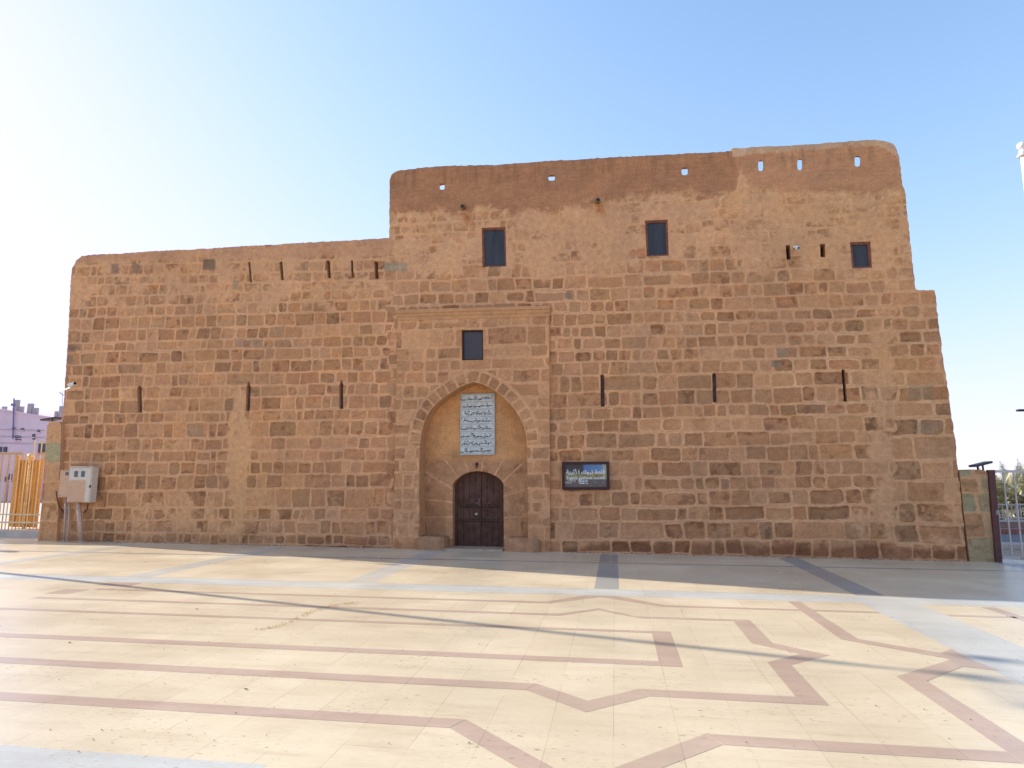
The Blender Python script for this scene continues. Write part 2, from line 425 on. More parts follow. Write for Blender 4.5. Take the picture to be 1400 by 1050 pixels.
MUDX = [500, 533, 600, 640, 655, 680, 700, 760, 790, 815, 850, 880, 905, 945, 955, 990, 1005, 1012, 1030, 1080, 1150, 1200, 1240]
MUDY = [297, 297, 289, 288, 283, 289, 292, 287, 289, 280, 268, 272, 262, 262, 272, 268, 262, 236, 262, 266, 264, 262, 262]

def shade(U, Z, V, d, col, rel, rid, c, seed, warm=None, con=1.):
    """mix mortar, stone and smeared plaster; c = how far plaster hides the stones"""
    n1 = vnoise(U*3.1, Z*3.1, seed+20, 3); n2 = vnoise(U*14, Z*14, seed+21, 3); n3 = vnoise(U*.5, Z*.5, seed+22, 2)
    cov = np.clip(c+(n1-.5)*1.1*np.clip(c*2.2, 0, 1)+(n2-.5)*.35, 0, 1); cov = ss(cov, .35, .75)
    cov = np.maximum(cov, np.where(rid > .965, .75, 0)*ss(n1, .2, .5))
    m = ss(-d, -.003, .006)*(1-cov); m = m*(.52+.48*ss((rid*37.3) % 1., .05, .6))
    mort = MORTAR*(.92+.16*n2[:, None])*(.95+.1*n3[:, None])
    st = col*(.89+.22*vnoise(U*9, Z*16, seed+23, 3)[:, None])
    st = st*(.94+.12*vnoise(U*30, Z*34, seed+26, 2)[:, None])
    # dark weathered patches on some stones
    w = ss(vnoise(U*7, Z*7, seed+24, 3), .56, .72)*ss(rid, .25, .6)
    st = st*(1-.34*w[:, None]*np.array([.9, 1., 1.]))
    rgb = mort*(1-m[:, None]*con)+st*(m[:, None]*con)
    crisp = np.exp(-((d-.012)/.009)**2)*(1-cov)*ss(vnoise(U*.8, Z*1.1, seed+25, 2), .52, .66)   # fresh light pointing
    rgb = rgb*(1+.22*crisp[:, None])
    disp = m*rel+(n2-.5)*.008+(n1-.5)*.006
    return rgb, disp, cov

def wall_fn(U, Z):
    X, Y = to_px(U, 0., Z)
    rs = np.random.RandomState(5)
    zl = X < 533+6*np.sin(Z*9); zb = X > 1217+10*np.sin(Z*7.3)
    zr = ~zl & ~zb
    d = np.zeros(U.shape); col = np.zeros((U.size, 3)); rel = np.zeros(U.shape); rid = np.zeros(U.shape)
    for msk, ln, sd, mean, gp in ((zl, left_lines, 11, .37, .021), (zr, right_lines, 29, .42, .021), (zb, butt_lines, 47, .52, .024)):
        a = stones(U[msk], Z[msk], ln, sd, mean, gp); d[msk], col[msk], rel[msk], rid[msk] = a
    n = vnoise(U*1.3, Z*1.3, 90, 4); nn = vnoise(U*5, Z*5, 91, 3)
    c = np.full(U.shape, .05)
    up = ss(405-Y+(n-.5)*40, 0, 55); c = np.where(~zl, np.maximum(c, .66*up), c)
    c = np.where((X > 1010), np.maximum(c, .72*ss(372-Y+(n-.5)*30, 0, 30)), c)
    c = np.where(zl, np.maximum(c, .52*ss(438-Y+(n-.5)*40, 0, 30)), c)
    c = np.maximum(c, .95*ss(14-np.abs(X-(326+6*(n-.5)*4)), -4, 8)*ss(Y, 500, 560))
    c = np.maximum(c, .64*ss(24-np.abs(X-1205+(n-.5)*40), -10, 16)*ss(Y, 400, 440)*ss(760-Y, 0, 60))
    c = np.maximum(c, .52*ss(X, 110, 200)*ss(470-X, 0, 140)*ss(Y+(n-.5)*60, 640, 690))
    c = np.maximum(c, .42*ss(Y+(n-.5)*60, 640, 700)*ss(X, 1080, 1180))
    rgb, disp, cov = shade(U, Z, 0, d, col, rel, rid, c, 300)
    # repointed joints of lighter mortar, right of centre
    fresh = ss(X, 1020, 1080)*ss(1310-X, 0, 30)*ss(Y, 425, 450)*ss(600-Y, 0, 60)*ss(vnoise(U*1.5, Z*1.9, 93, 3), .46, .56)
    ln = np.exp(-((d-.014)/.010)**2)*fresh*(1-cov)
    rgb = rgb+(np.array([.80, .52, .33])-rgb)*(.42*ln)[:, None]
    # a few particular blackened or grey stones
    for (bx0, by0, bx1, by1, bc, bk) in ((277, 353.5, 294, 369, (.17, .11, .075), .85), (152, 361, 162.5, 374, (.24, .15, .11), .8), (180.5, 360.5, 190.5, 373, (.24, .15, .105), .8), (193, 378, 204, 386, (.33, .18, .10), .5),
                                     (525, 359.5, 556, 371, (.30, .235, .165), .75), (318, 383, 327, 396, (.27, .19, .13), .6), (771, 400, 782, 408.5, (.25, .17, .125), .75), (1054, 492, 1068, 502, (.21, .165, .125), .7), (1062, 477, 1076, 488, (.30, .22, .16), .6),
                                     (90, 472, 104, 482, (.26, .15, .13), .7), (91, 486, 99, 497, (.20, .16, .12), .7), (255, 580, 279, 597, (.33, .22, .155), .5), (321, 463, 338, 474, (.34, .19, .145), .7), (340, 463, 359, 475, (.32, .22, .14), .6), (1242, 527, 1276, 546, (.29, .19, .125), .6), (1254, 577, 1282, 593, (.33, .215, .145), .5)):
        w = ss(X+(nn-.5)*3, bx0-1, bx0+1.2)*ss(bx1-X+(nn-.5)*3, -1, 1.2)*ss(Y+(nn-.5)*3, by0-1, by0+1.2)*ss(by1-Y, -1, 1.2)*bk
        rgb = rgb+(np.array(bc)*(.8+.4*nn[:, None])-rgb)*w[:, None]
    # tones that belong to the wall: yellowish plaster right and lower left, rosier middle
    yel = np.clip(.5*ss(X, 950, 1150)*ss(480-Y, 0, 200)+.5*ss(14-np.abs(X-326), -8, 6)*ss(Y, 480, 560)+.4*ss(Y, 600, 700)*ss(520-X, 0, 200)+.3*ss(X, 1130, 1230)*ss(Y, 400, 500), 0, 1)
    rgb = rgb*(1+yel[:, None]*np.array([-.03, .0, -.09]))
    ros = ss(200-np.abs(X-620), -60, 160)*ss(Y, 380, 480)
    rgb = rgb*(1+ros[:, None]*np.array([.01, -.01, 0.]))
    # ochre drips, mostly upper storey
    och = ss(vnoise(U*1.1, Z*.8, 95, 4), .56, .72)*.22
    rgb = rgb*(1-och[:, None]*np.array([.02, .08, .30]))
    # left parapet render
    pl = np.where(zl, ss(np.interp(X, [96, 110, 200, 300, 400, 533], [362, 360, 358, 355, 353, 351])+(n-.5)*10+(nn-.5)*6-Y, -1, 3), 0)
    mud_l = np.array([.50, .255, .148])*(.85+.3*nn[:, None])
    rgb = rgb*(1-.8*pl[:, None])+mud_l*.8*pl[:, None]
    # brown mud band of the tall part
    my = np.interp(X, MUDX, MUDY)+(n-.5)*16+(nn-.5)*18
    mm = np.where(~zl | (X > 532), ss(my-Y+(vnoise(U*13, Z*13, 99, 3)-.5)*14, -5, 7), 0)*.93
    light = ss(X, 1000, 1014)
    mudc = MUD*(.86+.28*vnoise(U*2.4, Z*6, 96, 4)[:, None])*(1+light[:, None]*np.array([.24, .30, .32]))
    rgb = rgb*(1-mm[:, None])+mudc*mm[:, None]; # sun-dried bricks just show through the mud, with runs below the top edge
    bz = Z*9.5+(vnoise(U*1.2, Z*1.2, 101)-.5)*1.2; bl_ = np.exp(-((np.mod(bz, 1)-.5)/.12)**2)*ss(vnoise(U*3, Z*5, 102, 2), .42, .62)
    run = ss(vnoise(U*9, Z*1.1, 103, 3), .52, .66)*ss(np.interp(X, [533, 760, 1000, 1230], [262, 250, 238, 228])-Y, -8, 14)
    rgb = rgb*(1-(mm*(.13*bl_+.16*run))[:, None]); disp = disp-.006*mm*bl_
    disp = disp*(1-mm)+mm*(.012+(nn-.5)*.014+(vnoise(U*22, Z*5, 97, 2)-.5)*.006)
    # pale flaking rim under the mud
    rim = np.where(~zl, np.exp(-((my+5-Y)/4.5)**2)*ss(vnoise(U*6, Z*9, 98, 3), .52, .62), 0)
    rgb = rgb*(1-.45*rim[:, None])+np.array([.66, .39, .22])*.45*rim[:, None]
    cr_ = np.abs(vnoise(U*2.6, Z*3.4, 110, 3)-.5); ck = np.exp(-(cr_/.012)**2)*np.where(~zl, ss(395-Y, 0, 40), ss(425-Y, 0, 20)*.7)*ss(vnoise(U*1.1, Z*1.4, 111, 2), .45, .6)*(1-mm)
    rgb = rgb+(np.array([.74, .46, .28])-rgb)*(.38*ck)[:, None]
    # new capping top right
    capy = np.interp(X, [1001, 1100, 1175, 1200, 1222, 1229], [214, 207, 201.5, 201, 210, 222])+(nn-.5)*8
    cp = np.where(X > 1001, ss(capy-Y, -1, 2), 0)
    rgb = rgb*(1-cp[:, None])+np.array([.51, .31, .20])*(.8+.4*nn[:, None])*cp[:, None]
    disp = disp+cp*.012
    # thin top edge bleached
    # stains below the water spouts
    for sx, sy in ((637, 290), (820, 277)):
        s = np.exp(-((X-sx-(Y-sy)*.15)/6)**2)*ss(Y, sy-2, sy+4)*ss(sy+24-Y, 0, 16)
        rgb = rgb*(1-s[:, None]*np.array([.28, .42, .55]))
    # rising damp, dark reddish brown, ragged
    dy = np.interp(X, [70, 300, 520, 560, 780, 900, 1100, 1200, 1330], [732, 729, 736, 745, 744, 738, 742, 744, 752])+(n-.5)*18+(nn-.5)*12
    dm = ss(Y-dy, -4, 7); k = np.where(X > 770, .50, .26)
    rgb = rgb*(1-(dm*k*(.35+.65*ss(-d, -.003, .01))*1.25)[:, None]*np.array([.66, .78, .80]))
    disp = disp*(1+.6*ss(Y, 650, 740))
    disp += np.where(Y > 735, .02*ss(Y, 735, 745), 0)*ss(X, 760, 800)
    return disp, rgb
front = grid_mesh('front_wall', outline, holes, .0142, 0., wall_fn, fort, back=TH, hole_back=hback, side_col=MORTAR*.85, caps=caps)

def tess_face(name, outer, hs, v, col, parent, flip=False):
    vs = [Vector((p[0], p[1], 0)) for p in outer]; polys = [vs]+[[Vector((p[0], p[1], 0)) for p in h] for h in hs]
    tris = tessellate_polygon(polys); flatv = [(p.x, v, p.y) for pl in polys for p in pl]
    me = bpy.data.meshes.new(name); me.from_pydata(flatv, [], [tuple(t) for t in tris]); me.update(); flat_col(me, col)
    me.materials.append(M_STONE); o = bpy.data.objects.new(name, me); link(o, parent); return o
bk_outer = []
for p in outline:
    if not bk_outer or (Vector(bk_outer[-1])-Vector(p)).length > .02: bk_outer.append(p)
tess_face('inner_wall_face', bk_outer, [h[1] for h in hback if isinstance(h, tuple)]+[[(PL+.5, .0), (PR-.5, .0), (PR-.5, 4.6), (PL+.5, 4.6)]], TH, MORTAR*.9, fort)

# side and rear walls, terraces
def side_fn(seed, lines):
    def f(U, Z):
        d, col, rel, rid = stones(U, Z, lines, seed, .36, .024)
        c = np.full(U.shape, .12)+.4*ss(Z, 6.6, 7.6)
        rgb, disp, cov = shade(U, Z, 0, d, col, rel, rid, c, seed+400)
        return disp, rgb
    return f
def side_wall(name, u_lo, u_hi, top, depth, sgn, seed):
    lines = [(lambda U, k=k: np.full(U.shape, k*.31-.3)) for k in range(40)]
    L = depth
    poly = jag([(0, -.12), (L, -.12), (L, top), (0, top)][::-1], .0, 50, 1)[:4]
    poly = [(0, -.12), (L, -.12), (L, top-.06), (L*.7, top-.02), (L*.4, top-.09), (0, top)]
    o = grid_mesh(name, poly, [], .035, 0., side_fn(seed, lines), fort, back=.5)
    o.rotation_euler = (0, 0, math.radians(90 if sgn > 0 else -90))
    # batter: lean follows the end of the facade
    lean = math.atan((u_hi-u_lo)/top)
    o.location = (u_lo, TH+.0, 0) if sgn > 0 else (u_lo, TH+depth, 0)
    o.rotation_mode = 'XYZ'; o.rotation_euler = (0, 0, math.radians(90 if sgn > 0 else -90))
    me = o.data; n = len(me.vertices); co = np.empty(n*3, np.float32); me.vertices.foreach_get('co', co); co = co.reshape(-1, 3)
    co[:, 1] += (co[:, 2]/top)*abs(u_hi-u_lo)
    me.vertices.foreach_set('co', co.ravel()); me.update()
    return o
uLt = fp(99, 366)[0]; uRt = fp(1278, 397)[0]
hL = fp(110, 350)[1]-.03; hR = fp(1275, 397)[1]-.02
side_wall('side_wall', U_L+.02, uLt+.02, hL-.1, 13.5, -1, 61)
side_wall('side_wall', U_R-.02, uRt-.02, hR, 13.5, 1, 73)
uS = fp(533, 300)[0]; zt1 = fp(300, 340)[1]-1.35; zt2 = fp(800, 217)[1]-1.6
b = MB(); b.box(((uLt+.8+uS)/2, TH+6.8, zt1-.15), (uS-uLt-1.7, 13.4, .3)); r = b.build('terrace', M_STONE, fort); flat_col(r.data, MORTAR*.8)
b = MB(); b.box(((uS+uRt)/2-.3, TH+4, zt2-.15), (uRt-uS-1.4, 7.8, .3)); r = b.build('terrace', M_STONE, fort); flat_col(r.data, MORTAR*.8)
# end walls of the taller block, behind the parapet
b = MB(); b.box((uS+.25, TH+4, (zt2+zt1)/2-.4), (.5, 7.9, zt2-zt1+.7)); r = b.build('cross_wall', M_STONE, fort); flat_col(r.data, MUD)
b = MB(); b.box((uRt-1.0, TH+4.3, (zt2+hR)/2-.2), (.5, 7.2, zt2-hR+.9)); r = b.build('cross_wall', M_STONE, fort); flat_col(r.data, MUD)
b = MB(); b.box(((U_L+U_R)/2, TH+13.7, 3.3), (U_R-U_L-1.2, .5, 6.6)); r = b.build('rear_wall', M_STONE, fort); flat_col(r.data, MORTAR*.8)
b = MB(); b.box(((uS+uRt)/2-.3, TH+8.1, zt2/2), (uRt-uS-1.6, .45, zt2-.2)); r = b.build('cross_wall', M_STONE, fort); flat_col(r.data, MORTAR*.8)

# portal: a slightly projecting panel with the pointed arch
PV = -.085
ARCH = [(573.5, 733), (573.3, 700), (573.2, 660), (573.5, 628), (574.2, 608), (576, 592), (579, 580), (583.5, 569), (590, 559), (598, 550.5), (607, 543), (617, 536.5), (627, 530), (637, 525.3), (648, 522.2),
        (659, 525), (669, 529.6), (679, 536), (688.5, 543.5), (697.5, 552.5), (705.5, 562.5), (712, 573), (716.8, 584), (719.4, 597), (720.6, 612), (721, 630), (721.3, 665), (721.6, 700), (722, 733)]
arch = [fp(x, y, PV) for x, y in ARCH]
aB = [(arch[0][0], -.1)]+arch+[(arch[-1][0], -.1)]
pw = [fp(631, 451.2, PV), fp(631.4, 492.6, PV), fp(660.8, 492, PV), fp(660.4, 450.8, PV)]
pp = [(PL, -.1), (PR, -.1), (fp(750.8, 420, PV)[0], fp(751, 420, PV)[1]), (fp(544, 424, PV)[0], fp(544, 426, PV)[1])]
pp = [pp[0]]+[(PL+(PR-PL)*t, -.1) for t in ()]+pp[1:]
def arch_dist(U, Z):
    """distance outside the arch line and position along it"""
    best = np.full(U.shape, 9.); pos = np.zeros(U.shape); s = 0
    for a, b_ in zip(arch, arch[1:]):
        dx, dy = b_[0]-a[0], b_[1]-a[1]; l = math.hypot(dx, dy)
        t = np.clip(((U-a[0])*dx+(Z-a[1])*dy)/l/l, 0, 1); q = np.hypot(U-a[0]-t*dx, Z-a[1]-t*dy)
        k = q < best; best[k] = q[k]; pos[k] = (s+t*l)[k]; s += l
    return best, pos, s
def portal_fn(U, Z):
    X, Y = to_px(U, PV, Z)
    d, col, rel, rid = stones(U, Z, port_lines, 131, .44, .024)
    ad, pos, tot = arch_dist(U, Z)
    rw = .285; h0 = fp(574, 606, PV)[1]; ring = (ad < rw+.02) & (Z > h0)
    # voussoirs
    i0 = 0.; L0 = arch_len_to(606); L1 = tot-arch_len_from(606); n = 17
    rs = np.random.RandomState(8); js = np.linspace(L0, L1, n+1)+np.r_[0, (rs.rand(n-1)-.5)*.06, 0]
    idx = np.clip(np.searchsorted(js, pos)-1, 0, n-1)
    hx = (js[idx+1]-js[idx])/2; cx = (js[idx+1]+js[idx])/2; fac = 1+ad/1.35
    qx = np.abs(pos-cx)*fac-(hx*fac-.030); qz = np.abs(ad-rw/2)-(rw/2-.018)
    e = (vnoise(U*12, Z*12, 77, 2)-.5)*.02
    cr = .03; qx += cr; qz += cr
    dv = np.hypot(np.maximum(qx, 0), np.maximum(qz, 0))+np.minimum(np.maximum(qx, qz), 0)-cr+e
    cc = STONES[rs.choice([0, 2, 3, 6, 7, 9], n)]*1.03
    d = np.where(ring, dv, np.maximum(d, np.where(Z > h0, rw+.045-ad, -9))); col = np.where(ring[:, None], cc[idx], col)
    rel = np.where(ring, .004+.004*rs.rand(n)[idx], rel*.55)
    col = np.where(ring[:, None], col*.80, col*.62+np.array([.46, .22, .118])*.38)
    c = np.full(U.shape, .10)+.5*ss(Y, 640, 700)*ss(vnoise(U*2, Z*2, 5, 2), .45, .6)
    # top course zone and near cornice smoother
    c = np.maximum(c, .5*ss(447-Y, 0, 8))
    rgb, disp, cov = shade(U, Z, 0, d, col, rel, rid, c, 500, con=.9)
    rgb = rgb*np.array([.985, .975, .95])
    n = vnoise(U*1.3, Z*1.3, 90, 4)
    dm = ss(Y-740+(n-.5)*16, -6, 8); rgb = rgb*(1-(dm*.3)[:, None]*np.array([.5, .7, .75]))
    return disp, rgb
def arch_len_to(py):
    s = 0; z = fp(574, py, PV)[1]
    for a, b_ in zip(arch, arch[1:]):
        if b_[1] > z: return s+(z-a[1])
        s += math.hypot(b_[0]-a[0], b_[1]-a[1])
def arch_len_from(py):
    s = 0; z = fp(574, py, PV)[1]; r = arch[::-1]
    for a, b_ in zip(r, r[1:]):
        if b_[1] > z: return s+(z-a[1])
        s += math.hypot(b_[0]-a[0], b_[1]-a[1])
NV = .36      # back of the niche
grid_mesh('portal', pp, [aB, pw], .0165, PV, portal_fn, fort, back=.03, hole_back=[NV+.04, .14], side_col=np.array([.48, .25, .125]), caps=[None, None])

# niche back wall with the door opening
DOOR = [(618.9, 752.5), (618.9, 700), (618.9, 662), (622, 657.5), (628, 652), (635, 647.8), (643, 645), (652, 644), (661, 644.8), (670, 647.2), (678, 651), (684.5, 656), (688.4, 661.5), (688.5, 700), (688.6, 752.5)]
door_o = [fp(x, y, NV) for x, y in DOOR]; door_o[0] = (door_o[0][0], -.1); door_o[-1] = (door_o[-1][0], -.1)
nl, nr = fp(572, 650, NV)[0]-.1, fp(724, 650, NV)[0]+.1; nt_ = fp(648, 515, NV)[1]
niche_lines = [zline(600, a, 700, a, NV) for a in (790, 757, 735, 707, 678, 652, 628, 606, 582, 556, 532, 505)]
def niche_fn(U, Z):
    X, Y = to_px(U, NV, Z)
    d, col, rel, rid = stones(U, Z, niche_lines, 211, .62, .010)
    # door surround: radial blocks
    cu, cz = fp(653.5, 690, NV); rr = np.hypot(U-cu, Z-cz); an = np.degrees(np.arctan2(Z-cz, U-cu))
    js = np.array([-10, 18, 42, 60, 84, 108, 128, 150, 175]); sec = np.clip(np.searchsorted(js, an)-1, 0, 7)
    ad = np.minimum(np.abs(an-js[sec]), np.abs(an-js[sec+1]))*math.pi/180*rr
    ringz = (Y > 628) & (Y < 690)
    dr = .016-ad+(vnoise(U*12, Z*12, 3, 2)-.5)*.02
    rs = np.random.RandomState(3); cc = STONES[rs.choice([2, 0, 9, 6, 8], 8)]
    d = np.where(ringz, dr, d); col = np.where(ringz[:, None], cc[sec], col)
    hi = ss(634-Y, 0, 8)
    c = np.full(U.shape, .12)
    rgb, disp, cov = shade(U, Z, 0, d, col*.5+np.array([.45, .235, .125])*.5, rel*.5, rid, c, 640, con=.85)
    # smooth ochre blocks above
    tym = np.array([.56, .275, .125])*(.82+.36*vnoise(U*1.6, Z*4, 41, 4)[:, None]); jn = np.exp(-(np.maximum(d+.004, -.05)/.006)**2)
    tym = tym*(1-.10*np.clip(jn, 0, 1)[:, None])*(1+((rid-.5)*.12)[:, None])
    rgb = rgb*(1-hi[:, None])+tym*hi[:, None]; disp = disp*(1-.7*hi)
    # darker old stones low on the left
    dk_ = ss(612-X, 0, 6)*ss(Y, 655, 680)*.22
    rgb = rgb*(1-dk_[:, None]*np.array([.8, 1, 1]))
    return disp, rgb
DV = NV+.2
grid_mesh('niche_wall', [(nl, -.1), (nr, -.1), (nr, nt_), (nl, nt_)], [door_o], .0165, NV, niche_fn, fort, back=None, hole_back=[DV+.03], side_col=np.array([.42, .22, .125]))

# cornice over the portal, three stepped bands
b = MB()
for (y0a, y0b, y1a, y1b, pv0) in ((423.5, 417.6, 428.5, 422, PV-.05), (428.5, 422, 433, 427, PV-.03), (433, 427, 438.5, 432.5, PV-.014)):
    P4 = [fp(543.2, y1a, pv0), fp(751.5, y1b, pv0), fp(751.5, y0b, pv0), fp(543.2, y0a, pv0)]
    b.prism(P4, pv0, .0)
o = b.build('cornice', M_STONE, fort); flat_col(o.data, (.50, .252, .128))
# stone seats either side of the door
def seat(x0, y0, x1, y1, seed):
    v0 = PV-.10; (u0, z0), (u1, z1) = fp(x0, y0, v0), fp(x1, y1, v0)
    bm = bmesh.new(); r = bmesh.ops.create_cube(bm, size=1)
    bmesh.ops.bevel(bm, geom=bm.edges[:], offset=.06, segments=3, affect='EDGES')
    bmesh.ops.subdivide_edges(bm, edges=bm.edges[:], cuts=4, use_grid_fill=True)
    for v in bm.verts:
        v.co = Vector(((u0+u1)/2+v.co.x*(u1-u0), (v0+NV)/2+v.co.y*(NV-v0+.05), (z0-.1)/2+v.co.z*(z0+.1)))
    me = bpy.data.meshes.new('stone_seat'); bm.to_mesh(me); bm.free()
    n = len(me.vertices); co = np.empty(n*3); me.vertices.foreach_get('co', co); co = co.reshape(-1, 3)
    nn = vnoise(co[:, 0]*7, co[:, 2]*7, seed, 3)-.5; n2 = vnoise(co[:, 0]*7+9, co[:, 2]*7+3, seed, 3)-.5
    co[:, 1] += nn*.05; co[:, 2] += n2*.03; co[:, 0] += n2*.03; me.vertices.foreach_set('co', co.ravel())
    ca = me.color_attributes.new('Col', 'FLOAT_COLOR', 'POINT'); a = np.ones((n, 4))
    jn = np.exp(-((co[:, 2]-z0*.52)/.014)**2)+np.exp(-((co[:, 0]-(u0*.45+u1*.55))/.014)**2)*(co[:, 2] > z0*.5)
    a[:, :3] = np.array([.43, .22, .125])*(.85+.5*(nn[:, None]+.5)*.6)+jn[:, None]*np.array([.08, .05, .03])
    ca.data.foreach_set('color', a.astype(np.float32).ravel())
    me.polygons.foreach_set('use_smooth', [True]*len(me.polygons)); me.materials.append(M_STONE)
    return link(bpy.data.objects.new('stone_seat', me), fort)
seat(570, 734, 606, 758, 4); seat(689.5, 735.5, 736, 760, 9)
# threshold slab
b = MB(); u0 = fp(606, 752, .1)[0]; u1 = fp(690, 752, .1)[0]; b.box(((u0+u1)/2, .2, -.0), (u1-u0, .7, .07), bev=.012)
o = b.build('threshold', M_STONE, fort); flat_col(o.data, (.45, .32, .24))

# ---- door
M_DOOR = plain('dark_door_wood', (.100, .045, .029), .75, spec=.25, var=.35, scale=5, bmp=.004, dirt=(.13, .066, .044), dscale=2.5)
M_IRON = plain('dark_iron', (.020, .011, .010), .6, .2, var=.3, scale=30)
M_BRASS = plain('worn_brass', (.55, .50, .42), .3, .8, var=.2, scale=40, bmp=0)
M_RUST = plain('red_brown_window_wood', (.24, .075, .045), .65, var=.35, scale=14, dirt=(.10, .035, .028), dscale=8)
M_DBROWN = plain('dark_brown_frame', (.058, .020, .015), .6, spec=.3, var=.3, scale=14)
dpts = [fp(x, y, DV) for x, y in DOOR]; dpts = [(p[0]+(-.03 if i < 7 else .03), p[1]+.02) for i, p in enumerate(dpts)]
dpts[0] = (dpts[0][0], 0.035); dpts[-1] = (dpts[-1][0], 0.035)
b = MB(); du0, du1 = dpts[0][0], dpts[-1][0]; nb = 9
def ztop(u):
    pts = sorted(dpts[1:-1]);
    for a, c_ in zip(pts, pts[1:]):
        if a[0] <= u <= c_[0] and c_[0] > a[0]: return a[1]+(c_[1]-a[1])*(u-a[0])/(c_[0]-a[0])
    return pts[0][1] if u < pts[0][0] else pts[-1][1]
for i in range(nb):
    a = du0+(du1-du0)*i/nb+.004; c_ = du0+(du1-du0)*(i+1)/nb-.004; off = rnd.uniform(0, .008)
    if i == 4: off = -.018
    top = [(a+(c_-a)*t, ztop(a+(c_-a)*t)) for t in (1, .75, .5, .25, 0)]
    b.prism([(a, .035), (c_, .035)]+top, DV+off, DV+.06)
b.prism([(du0, .035), (du1, .035)]+[(p[0], p[1]) for p in dpts[1:-1][::-1]], DV+.03, DV+.07)
door = b.build('door', M_DOOR, fort)
for yy in (690.5, 710):
    (ua, za), (ub, _) = fp(628, yy, DV), fp(683, yy, DV); b = MB()
    b.box(((ua+ub)/2, DV-.022, za-.042), (ub-ua-.05, .014, .014)); b.box(((ua+ub)/2, DV-.012, za), (ub-ua, .008, .05))
    st = b.build('iron_strap', M_DOOR, door)
    b = MB(); b.box(((ua+ub)/2, DV-.030, za-.042), (ub-ua-.05, .006, .014)); b.build('strap_edge', M_IRON, door)
    for i in range(13):
        sb = MB(); u = ua+.04+(ub-ua-.08)*i/12; sb.ball((u, DV-.020, za+.008), .019, (1, .7, 1), 8); sb.build('stud', M_IRON, door)
u, z = fp(655.5, 686, DV); b = MB(); b.box((u, DV-.03, z), (.035, .03, .17), bev=.006); b.box((u-.05, DV-.03, z-.03), (.10, .02, .03)); b.build('bolt', plain('grey_bolt', (.16, .095, .08), .6, .1), door)
u, z = fp(651.5, 703, DV); b = MB(); b.tube((u, DV-.02, z), (u, DV-.035, z), .045, .045, 14); b.ball((u, DV-.05, z), .03, (1, .8, 1.15)); b.build('knob', M_BRASS, door, True)
# little iron knob above the door
u, z = fp(652, 634.5, NV); b = MB(); b.ball((u, NV-.02, z), .035, (1, .8, 1.2)); b.tube((u, NV-.02, z-.03), (u, NV-.03, z-.09), .012); b.build('lamp_hook', M_IRON, fort)

# ---- windows
def glass_mat():
    m, nt, b_ = nmat('dusty_dark_glass')
    f = noise(nt, 2.2, 5, .6, sc=(3, 1, .6))
    nt.links.new(ramp(nt, f, [(.3, (.030, .034, .040)), (.75, (.062, .066, .072))]), b_.inputs['Base Color'])
    b_.inputs['Roughness'].default_value = .35; b_.inputs['Specular IOR Level'].default_value = .25
    return m
M_GLASS = glass_mat()
M_GLASS2 = plain('purple_grey_pane', (.045, .034, .036), .35, var=.2, scale=2, bmp=0)
def window(q, v0, frame_w, mat, gmat, lab=None):
    """q: four corners tl, bl, br, tr in (u,z)"""
    tl, bl, br, tr = [Vector(p) for p in q]; b_ = MB(); w = frame_w
    def bar(a, c, t, side):
        dd = (c-a).normalized(); nrm = Vector((-dd.y, dd.x))*side
        b_.prism([tuple(a), tuple(c), tuple(c+nrm*t), tuple(a+nrm*t)], v0, v0+.06)
    bar(tl+Vector((0, 0)), bl, w, 1); bar(br, tr, w, 1)
    i = Vector((w, 0)); bar(tr-i, tl+i, w, 1); bar(bl+i, br-i, w, 1)
    fr = b_.build('window', mat, fort)
    g = MB(); s = w*.6
    g.prism([(tl.x+s, tl.y-s), (bl.x+s, bl.y+s), (br.x-s, br.y+s), (tr.x-s, tr.y-s)], v0+.035, v0+.045); g.build('pane', gmat, fr)
    return fr
for k in 'abc': window(wins[k], .045, .048, M_RUST, M_GLASS)
window(pw, PV+.05, .035, M_DBROWN, M_GLASS2)
# planks closing the lower loopholes, save the last: a slab coloured as shade
M_PLANK = plain('weathered_plank', (.105, .058, .042), .8, var=.4, scale=10, dirt=(.06, .036, .03))
M_SLIT_SHADE = plain('slit_shade', (.022, .012, .011), .8, var=.3, scale=10)  # no wood: shade inside the open right-hand slit, painted near black
for i, s in enumerate(slits_low):
    uu = [p[0] for p in s]; b = MB()
    a = [((p[0]-sum(uu)/len(uu))*.96+sum(uu)/len(uu), p[1]) for p in s]
    dep = .10 if i not in (3, 4) else .07
    b.prism(a, dep, dep+.03); b.build('loophole_board_or_shade', M_PLANK if i < 5 else M_SLIT_SHADE, fort)
# water spouts under the mud band
for x, y in ((633.5, 284), (817, 275.5)):
    u, z = fp(x, y); b = MB()
    b.tube((u, .1, z+.02), (u+.02, -.16, z-.03), .075, .06, 9)
    o = b.build('water_spout', M_STONE, fort); flat_col(o.data, (.20, .12, .075))
    b = MB(); b.tube((u+.021, -.155, z-.029), (u+.0213, -.168, z-.0312), .038, .038, 9); b.build('spout_mouth', plain('black_hole', (.02, .012, .01), .9), o)

